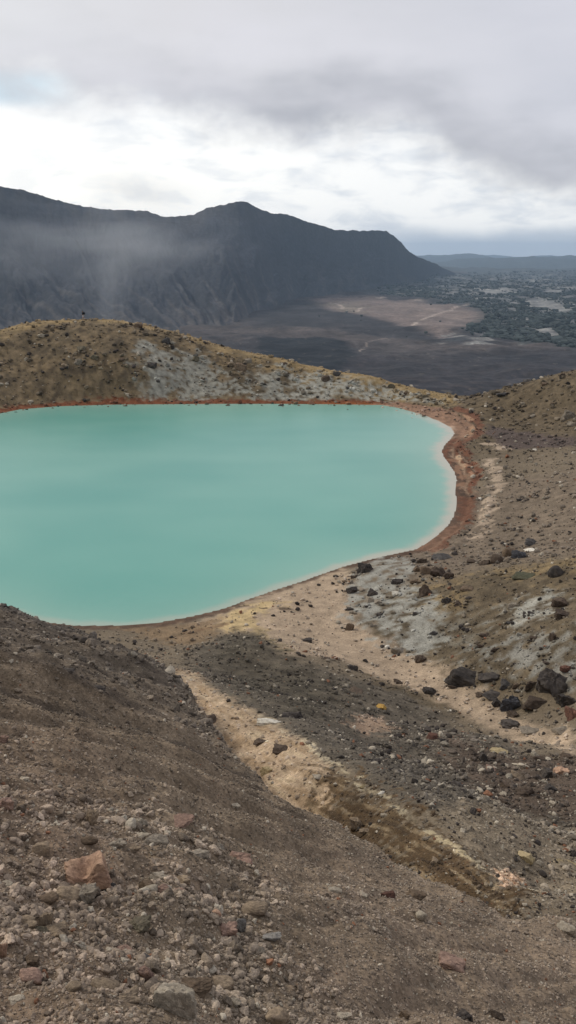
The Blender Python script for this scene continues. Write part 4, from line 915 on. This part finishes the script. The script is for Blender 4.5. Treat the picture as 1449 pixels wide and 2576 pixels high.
# leave room for the placed rocks
ok = np.ones(n, bool)
for tx_, ty_, tr_ in taken:
    ok &= (gx-tx_)**2+(gy-ty_)**2 > tr_*tr_
apparent = spx*np.where(sz < spx/853.*np.hypot(gr, H-gz)-1e-6, .5, 1)*ok
single = np.zeros(n, bool)
n_single = max(0, 296-len(ROCKS))
single[np.argsort(-apparent)[:n_single]] = True
ok &= ~single
VL, FL, CL = [], [], []
off = 0
idx = np.where(ok)[0]
tmpl = [rock_shape(1, 'ang', 900+k) for k in range(10)]; tmpl2 = [rock_shape(3, 'ang' if k % 4 else 'rnd', 950+k) for k in range(10)]
for bigg, T in ((False, tmpl), (True, tmpl2)):
    ss = idx[(spx[idx] > 4.0) == bigg]
    for k, (P, Fc) in enumerate(T):
        s = ss[k::len(T)]
        if not len(s): continue
        V = rotate(P[None]*dim[s][:, None]*.5, s)+pos[s][:, None]
        VL.append(V.reshape(-1, 3)); FL.append((Fc[None]+(np.arange(len(s))*len(P))[:, None, None]).reshape(-1, 3)+off)
        CL.append(np.repeat(gc[s], len(P), 0)); off += len(s)*len(P)
MG = earth_material('loose_stones', 24.0, .5, .008, .35, vor=False)
gravel = mesh_np('gravel', np.concatenate(VL), np.concatenate(FL), MG, np.concatenate(CL), smooth=False)
tag(gravel, 'loose brown and grey gravel strewn over the volcanic slopes round the lake', 'gravel', kind='stuff')
def nearest_mat(c):
    ks = [k for k in ('tan', 'brown', 'grey', 'pink', 'dbrown', 'pale', 'dark', 'red')]
    return min(ks, key=lambda k: sum((math.log(a)-math.log(b))**2 for a, b in zip(c, RC[k][0])))
AUTO = {True: ('loose pebble among the gravel of the near scree slope', 'pebbles of the near scree'), False: ('loose pebble in the gravel beyond the scree edge', 'pebbles beyond the scree edge')}
for i in np.where(single)[0]:
    o = add_rock('pebble', 'ang' if i % 3 else 'rnd', int(i) % 6, nearest_mat(gc[i]), pos[i].tolist(), dim[i].tolist(), float(yaw[i]), (float(tx[i]), float(ty[i])), 3)
    tag(o, AUTO[bool(onAg[i])][0], 'pebble', AUTO[bool(onAg[i])][1])

# ------------------------------------------------------------------ the hiker on the far hill
hx_, hy_, hz_, hr_ = [float(q[0]) for q in hit([210], [811])]
hr_ = 179.0; a_ = float(ray(210, 806)[0]); hx_, hy_ = hr_*math.sin(a_), hr_*math.cos(a_)
hz_ = float(terrain([hx_], [hy_])[0][0])
man = bpy.data.objects.new('person', None); COL.objects.link(man); man.location = (hx_, hy_, hz_); man.rotation_euler = (0, 0, math.radians(8))
tag(man, 'hiker in dark top and pale shorts walking along the far hilltop', 'person')
mats = {}
for k, c in (('skin', (.40, .25, .17)), ('dark_cloth', (.010, .011, .014)), ('pale_cloth', (.52, .53, .56)), ('hair', (.015, .012, .010)), ('boot', (.05, .04, .035)), ('pack_cloth', (.014, .015, .019))):
    mt, t, b = material(k); b.inputs['Base Color'].default_value = (*c, 1)
    nn = t.noise(t.node('ShaderNodeTexCoord').outputs['Object'], 30, 3, .5)
    t.l.new(t.mix(t.remap(nn, .3, .7, 0, .35), c, tuple(q*.6 for q in c)), b.inputs['Base Color']); mats[k] = mt
def skin(name, pts, edges, mat, parent, root=0, sub=2):
    bm = bmesh.new(); vs = [bm.verts.new(p[:3]) for p in pts]
    for e in edges: bm.edges.new((vs[e[0]], vs[e[1]]))
    me = bpy.data.meshes.new(name); bm.to_mesh(me); bm.free()
    o = bpy.data.objects.new(name, me); COL.objects.link(o)
    md = o.modifiers.new('skin', 'SKIN'); md.use_smooth_shade = True
    if not me.skin_vertices: 
        bm = bmesh.new(); bm.from_mesh(me); bm.verts.layers.skin.verify(); bm.to_mesh(me); bm.free()
    for i, p in enumerate(pts):
        sv = me.skin_vertices[0].data[i]; sv.radius = (p[3], p[4] if len(p) > 4 else p[3]); sv.use_root = i == root
    s_ = o.modifiers.new('sub', 'SUBSURF'); s_.levels = s_.render_levels = sub
    dg = bpy.context.evaluated_depsgraph_get(); ev = o.evaluated_get(dg)
    nm = bpy.data.meshes.new_from_object(ev); nm.materials.clear(); nm.materials.append(mat)
    o.modifiers.clear(); o.data = nm; o.name = name; o.parent = parent
    nm.polygons.foreach_set('use_smooth', np.ones(len(nm.polygons), bool))
    return o
# walking to the left (-x): x is the direction of travel reversed
bp_ = [(0,0,.93,.12,.15), (.0,0,1.15,.11,.15), (-.03,0,1.38,.11,.17), (-.06,0,1.50,.055), (-.09,0,1.58,.065), (-.10,0,1.66,.09), (-.09,0,1.74,.07),
       (.02,-.10,.86,.095), (-.14,-.10,.50,.062), (-.10,-.10,.09,.042), (-.24,-.10,.045,.038),
       (.02,.10,.86,.095), (.04,.10,.49,.062), (.26,.10,.14,.042), (.17,.10,.045,.036),
       (-.03,-.20,1.40,.06), (.06,-.26,1.14,.042), (-.10,-.24,.93,.032), (-.15,-.23,.86,.034), (-.03,.20,1.40,.06), (-.06,.26,1.14,.042), (-.24,.22,.98,.032), (-.31,.21,.95,.034)]
be_ = [(0,1),(1,2),(2,3),(3,4),(4,5),(5,6),(0,7),(7,8),(8,9),(9,10),(0,11),(11,12),(12,13),(13,14),(2,15),(15,16),(16,17),(17,18),(2,19),(19,20),(20,21),(21,22)]
skin('body', bp_, be_, mats['skin'], man)
skin('jacket', [(0,0,.96,.15,.18), (.0,0,1.15,.14,.18), (-.03,0,1.38,.14,.20), (-.05,0,1.47,.09), (-.03,-.20,1.40,.085), (.06,-.26,1.14,.065), (-.08,-.24,.96,.05), (-.03,.20,1.40,.085), (-.06,.26,1.14,.065), (-.21,.22,1.0,.05)],
     [(0,1),(1,2),(2,3),(2,4),(4,5),(5,6),(2,7),(7,8),(8,9)], mats['dark_cloth'], man)
skin('shorts', [(0,0,.94,.15,.17), (.02,-.10,.84,.125), (-.08,-.10,.60,.11), (.02,.10,.84,.125), (.035,.10,.58,.11)], [(0,1),(1,2),(0,3),(3,4)], mats['pale_cloth'], man)
skin('hair', [(-.06,0,1.63,.075), (-.085,0,1.70,.10), (-.10,0,1.765,.07)], [(0,1),(1,2)], mats['hair'], man)
for s, pts in ((1, [(-.10,-.10,.16,.058), (-.11,-.10,.06,.056), (-.27,-.10,.04,.046)]), (2, [(.24,.10,.19,.058), (.25,.10,.10,.056), (.12,.10,.05,.046)])):
    skin('boot', pts, [(0,1),(1,2)], mats['boot'], man)
pk_ = bpy.data.objects.new('backpack', None); COL.objects.link(pk_); pk_.location = man.location; pk_.rotation_euler = man.rotation_euler
tag(pk_, 'dark bulging backpack on the hiker’s back', 'backpack')
skin('bag', [(.20,0,1.02,.13,.17), (.23,0,1.22,.16,.18), (.20,0,1.42,.14,.16), (.17,0,1.52,.09,.12)], [(0,1),(1,2),(2,3)], mats['pack_cloth'], pk_)
for y0 in (-.12, .12):
    skin('strap', [(.10,y0,1.50,.025), (-.06,y0,1.52,.025), (-.17,y0,1.38,.025), (-.15,y0*1.2,1.15,.025), (.06,y0*1.4,1.05,.025)], [(0,1),(1,2),(2,3),(3,4)], mats['pack_cloth'], pk_)

# ------------------------------------------------------------------ sky, sun, haze, camera
SUN_EL, SUN_AZ = 38.0, -62.0          # azimuth from +Y, negative to the left
w = bpy.data.worlds.new("World"); S.world = w; w.use_nodes = True
t = NT(w.node_tree); t.n.clear()
out = t.node('ShaderNodeOutputWorld'); bg = t.node('ShaderNodeBackground'); t.l.new(bg.outputs[0], out.inputs[0])
sky = t.node('ShaderNodeTexSky', sky_type='NISHITA'); sky.sun_disc = False
sky.sun_elevation = math.radians(SUN_EL); sky.sun_rotation = math.radians(SUN_AZ)
co = t.node('ShaderNodeTexCoord').outputs['Generated']
sx = t.node('ShaderNodeSeparateXYZ', {0: co})
x, y, z = sx.outputs[0], sx.outputs[1], sx.outputs[2]
az = t.math('ARCTAN2', x, y)
el = t.math('ARCSINE', z)
def vec(a, b, c=0.0): return t.node('ShaderNodeCombineXYZ', {0: a, 1: b, 2: c}).outputs[0]
p1 = vec(t.math('MULTIPLY', az, 5.0), t.math('MULTIPLY', el, 6.8))
p2 = vec(t.math('MULTIPLY', az, 7.0), t.math('MULTIPLY', el, 20.0), 3.3)
p3 = vec(t.math('MULTIPLY', az, 5.0), t.math('MULTIPLY', el, 17.0), 7.7)
nA = t.noise(p1, 1.6, 6, .5, .3); nB = t.noise(p2, 2.2, 7, .55, .3); nC = t.noise(p3, 1.1, 4, .45); nD = t.noise(p1, 5.0, 6, .6, .2)
# lower edge of the grey cloud bank, lower towards the right
azn = t.remap(az, -.36, .36, 0, 1)
edge = t.ramp(azn, [(0.0, (.172,)*3), (.08, (.172,)*3), (.22, (.137,)*3), (.40, (.122,)*3), (.55, (.115,)*3), (.68, (.112,)*3), (.80, (.060,)*3), (1.0, (.028,)*3)], 'B_SPLINE')
dn = t.math('ADD', t.math('SUBTRACT', el, edge), t.math('MULTIPLY', t.math('SUBTRACT', nA, .5), .11))
dn = t.math('ADD', dn, t.math('MULTIPLY', t.math('SUBTRACT', nD, .5), .03))
bank = t.remap(dn, -.022, .034, 0, 1, True)
# bank colour: warm grey at the top left, darker belly, lavender to the right
belly = t.remap(t.math('ADD', dn, t.math('MULTIPLY', t.math('SUBTRACT', nC, .5), .10)), .0, .11, 1, 0, True)
cb = t.mix(t.remap(azn, .35, .95, 0, 1), (.72, .71, .725), (.625, .635, .70))
cb = t.mix(t.math('MULTIPLY', belly, t.remap(azn, .05, .40, .45, 1.0)), cb, (.39, .40, .445))
cb = t.mix(t.remap(nC, .35, .72, 0, .6), cb, (.78, .77, .82))
cb = t.mix(t.math('MULTIPLY', t.remap(azn, .32, .0, 0, .75), t.remap(el, .15, .22, 0, 1)), cb, (.80, .80, .80))
# bright band under the bank
lo = t.mix(t.math('MULTIPLY', t.remap(nB, .44, .72, 0, 1, True), t.remap(azn, .05, .6, .45, .95)), (1.04, 1.04, 1.03), (.74, .78, .84))
glow = t.math('MULTIPLY', t.remap(azn, .68, .05, 0, 1, True), t.remap(t.math('ABSOLUTE', t.math('SUBTRACT', el, .075)), .065, .02, 0, 1, True))
lo = t.mix(t.math('MULTIPLY', glow, t.remap(nB, .6, .45, .45, 1)), lo, (1.22, 1.19, 1.12))
blue = t.math('MULTIPLY', t.remap(t.math('ABSOLUTE', t.math('SUBTRACT', el, .158)), .022, .006, 0, 1, True), t.remap(azn, .22, .08, 0, 1, True))
nish = t.node('ShaderNodeVectorMath', {0: sky.outputs[0], 3: .10}, operation='SCALE').outputs[0]
lo = t.mix(t.math('MULTIPLY', blue, .8), lo, (.62, .79, .90))
# grey-blue cloud resting on the horizon at the right
hz = t.math('MULTIPLY', t.remap(t.math('ADD', el, t.math('MULTIPLY', t.math('SUBTRACT', nA, .5), .04)), .030, .012, 0, 1, True), t.remap(azn, .55, .72, 0, 1, True))
lo = t.mix(t.math('MULTIPLY', hz, .9), lo, (.56, .62, .71))
c = t.mix(bank, lo, cb)
c = t.mix(t.math('MULTIPLY', blue, t.remap(nA, .40, .58, .75, .2)), c, (.60, .80, .92))
# clear sky shows a little through the cloud
c = t.mix(.06, c, nish)
# under the horizon
c = t.mix(t.remap(el, -.012, -.05, 0, 1), c, (.16, .17, .19))
t.l.new(c, bg.inputs[0]); bg.inputs[1].default_value = 1.0

sl = bpy.data.lights.new('sun', 'SUN'); sl.energy = 1.9; sl.angle = math.radians(11); sl.color = (1, .93, .82)
so = bpy.data.objects.new('sun', sl); COL.objects.link(so)
e_, a_ = math.radians(SUN_EL), math.radians(SUN_AZ)
so.rotation_euler = Vector((math.sin(a_)*math.cos(e_), math.cos(a_)*math.cos(e_), math.sin(e_))).to_track_quat('Z', 'Y').to_euler()

hb = bmesh.new(); bmesh.ops.create_cube(hb, size=1)
hm = bpy.data.meshes.new('haze'); 
zlo, zhi = float(min(vz.min(), PZ.min()))-1.0-90, float(max(MZ.max(), 60))+12
bmesh.ops.scale(hb, vec=(64500, 64500, zhi-zlo), verts=hb.verts); bmesh.ops.translate(hb, vec=(0, 0, (zlo+zhi)/2), verts=hb.verts)
hb.to_mesh(hm); hb.free()
ho = bpy.data.objects.new('haze', hm); COL.objects.link(ho)
m = bpy.data.materials.new('pale_air'); m.use_nodes = True; t = NT(m.node_tree); t.n.clear()
o_ = t.node('ShaderNodeOutputMaterial'); pv = t.node('ShaderNodeVolumePrincipled')
pv.inputs['Color'].default_value = (.54, .75, 1.0, 1); pv.inputs['Density'].default_value = HAZE; pv.inputs['Anisotropy'].default_value = .2
t.l.new(pv.outputs[0], o_.inputs['Volume'])
hm.materials.append(m); tag(ho, 'pale blue haze lying over the whole landscape', 'haze', kind='stuff')

# drifting cloud shreds against the left slope, steam rising in front of it
def mist_volume(name, label, px, py, r, rad, dens, scale, seed):
    az, t_ = ray(px, py); x0, y0, z0 = r*math.sin(az), r*math.cos(az), H-r*float(t_)
    bm = bmesh.new(); bmesh.ops.create_icosphere(bm, subdivisions=4, radius=1)
    me = bpy.data.meshes.new(name); bm.to_mesh(me); bm.free()
    o = bpy.data.objects.new(name, me); COL.objects.link(o); o.location = (x0, y0, z0); o.scale = rad; o.rotation_euler = (0, 0, -float(az))
    m = bpy.data.materials.new(name+'_vapour'); m.use_nodes = True; t = NT(m.node_tree); t.n.clear()
    o_ = t.node('ShaderNodeOutputMaterial'); pv = t.node('ShaderNodeVolumePrincipled'); t.l.new(pv.outputs[0], o_.inputs['Volume'])
    co = t.node('ShaderNodeTexCoord').outputs['Object']
    ln = t.node('ShaderNodeVectorMath', {0: co}, operation='LENGTH').outputs['Value']
    mp_ = t.node('ShaderNodeMapping', {'Vector': co, 'Location': (seed, seed*.7, 0), 'Scale': scale}).outputs[0]
    nz = t.noise(mp_, 1.0, 5, .55, .4)
    d = t.math('MULTIPLY', t.remap(nz, .42, .74, 0, 1, True), t.remap(ln, .35, .98, 1, 0, True))
    t.l.new(t.math('MULTIPLY', d, dens), pv.inputs['Density'])
    pv.inputs['Color'].default_value = (.9, .93, .97, 1)
    me.materials.append(m)
    tag(o, label, 'mist', kind='stuff')
mist_volume('mist', 'thin grey cloud shreds drifting along the upper left mountain slope', 190, 575, 2900, (700, 190, 240), 5.0e-3, (1.7, 1.3, 1.3), 3.1)
mist_volume('steam', 'faint column of steam rising in front of the left mountain foot', 268, 715, 2200, (80, 60, 160), 7.0e-3, (1.3, 1.2, .7), 9.4)

cam = bpy.data.cameras.new('camera'); cam.sensor_fit = 'VERTICAL'; cam.angle = 2*math.atan(CY/F)
cam.clip_start = .1; cam.clip_end = 200000
cobj = bpy.data.objects.new('camera', cam); COL.objects.link(cobj)
cobj.location = (0, 0, H); cobj.rotation_euler = (math.radians(90)-PITCH, 0, 0)
S.camera = cobj
S.view_settings.view_transform = 'Standard'; S.view_settings.look = 'None'; S.view_settings.exposure = EXPO; S.view_settings.gamma = 1
S.cycles.max_bounces = 5; S.cycles.diffuse_bounces = 3; S.cycles.volume_bounces = 0
S.cycles.use_denoising = True
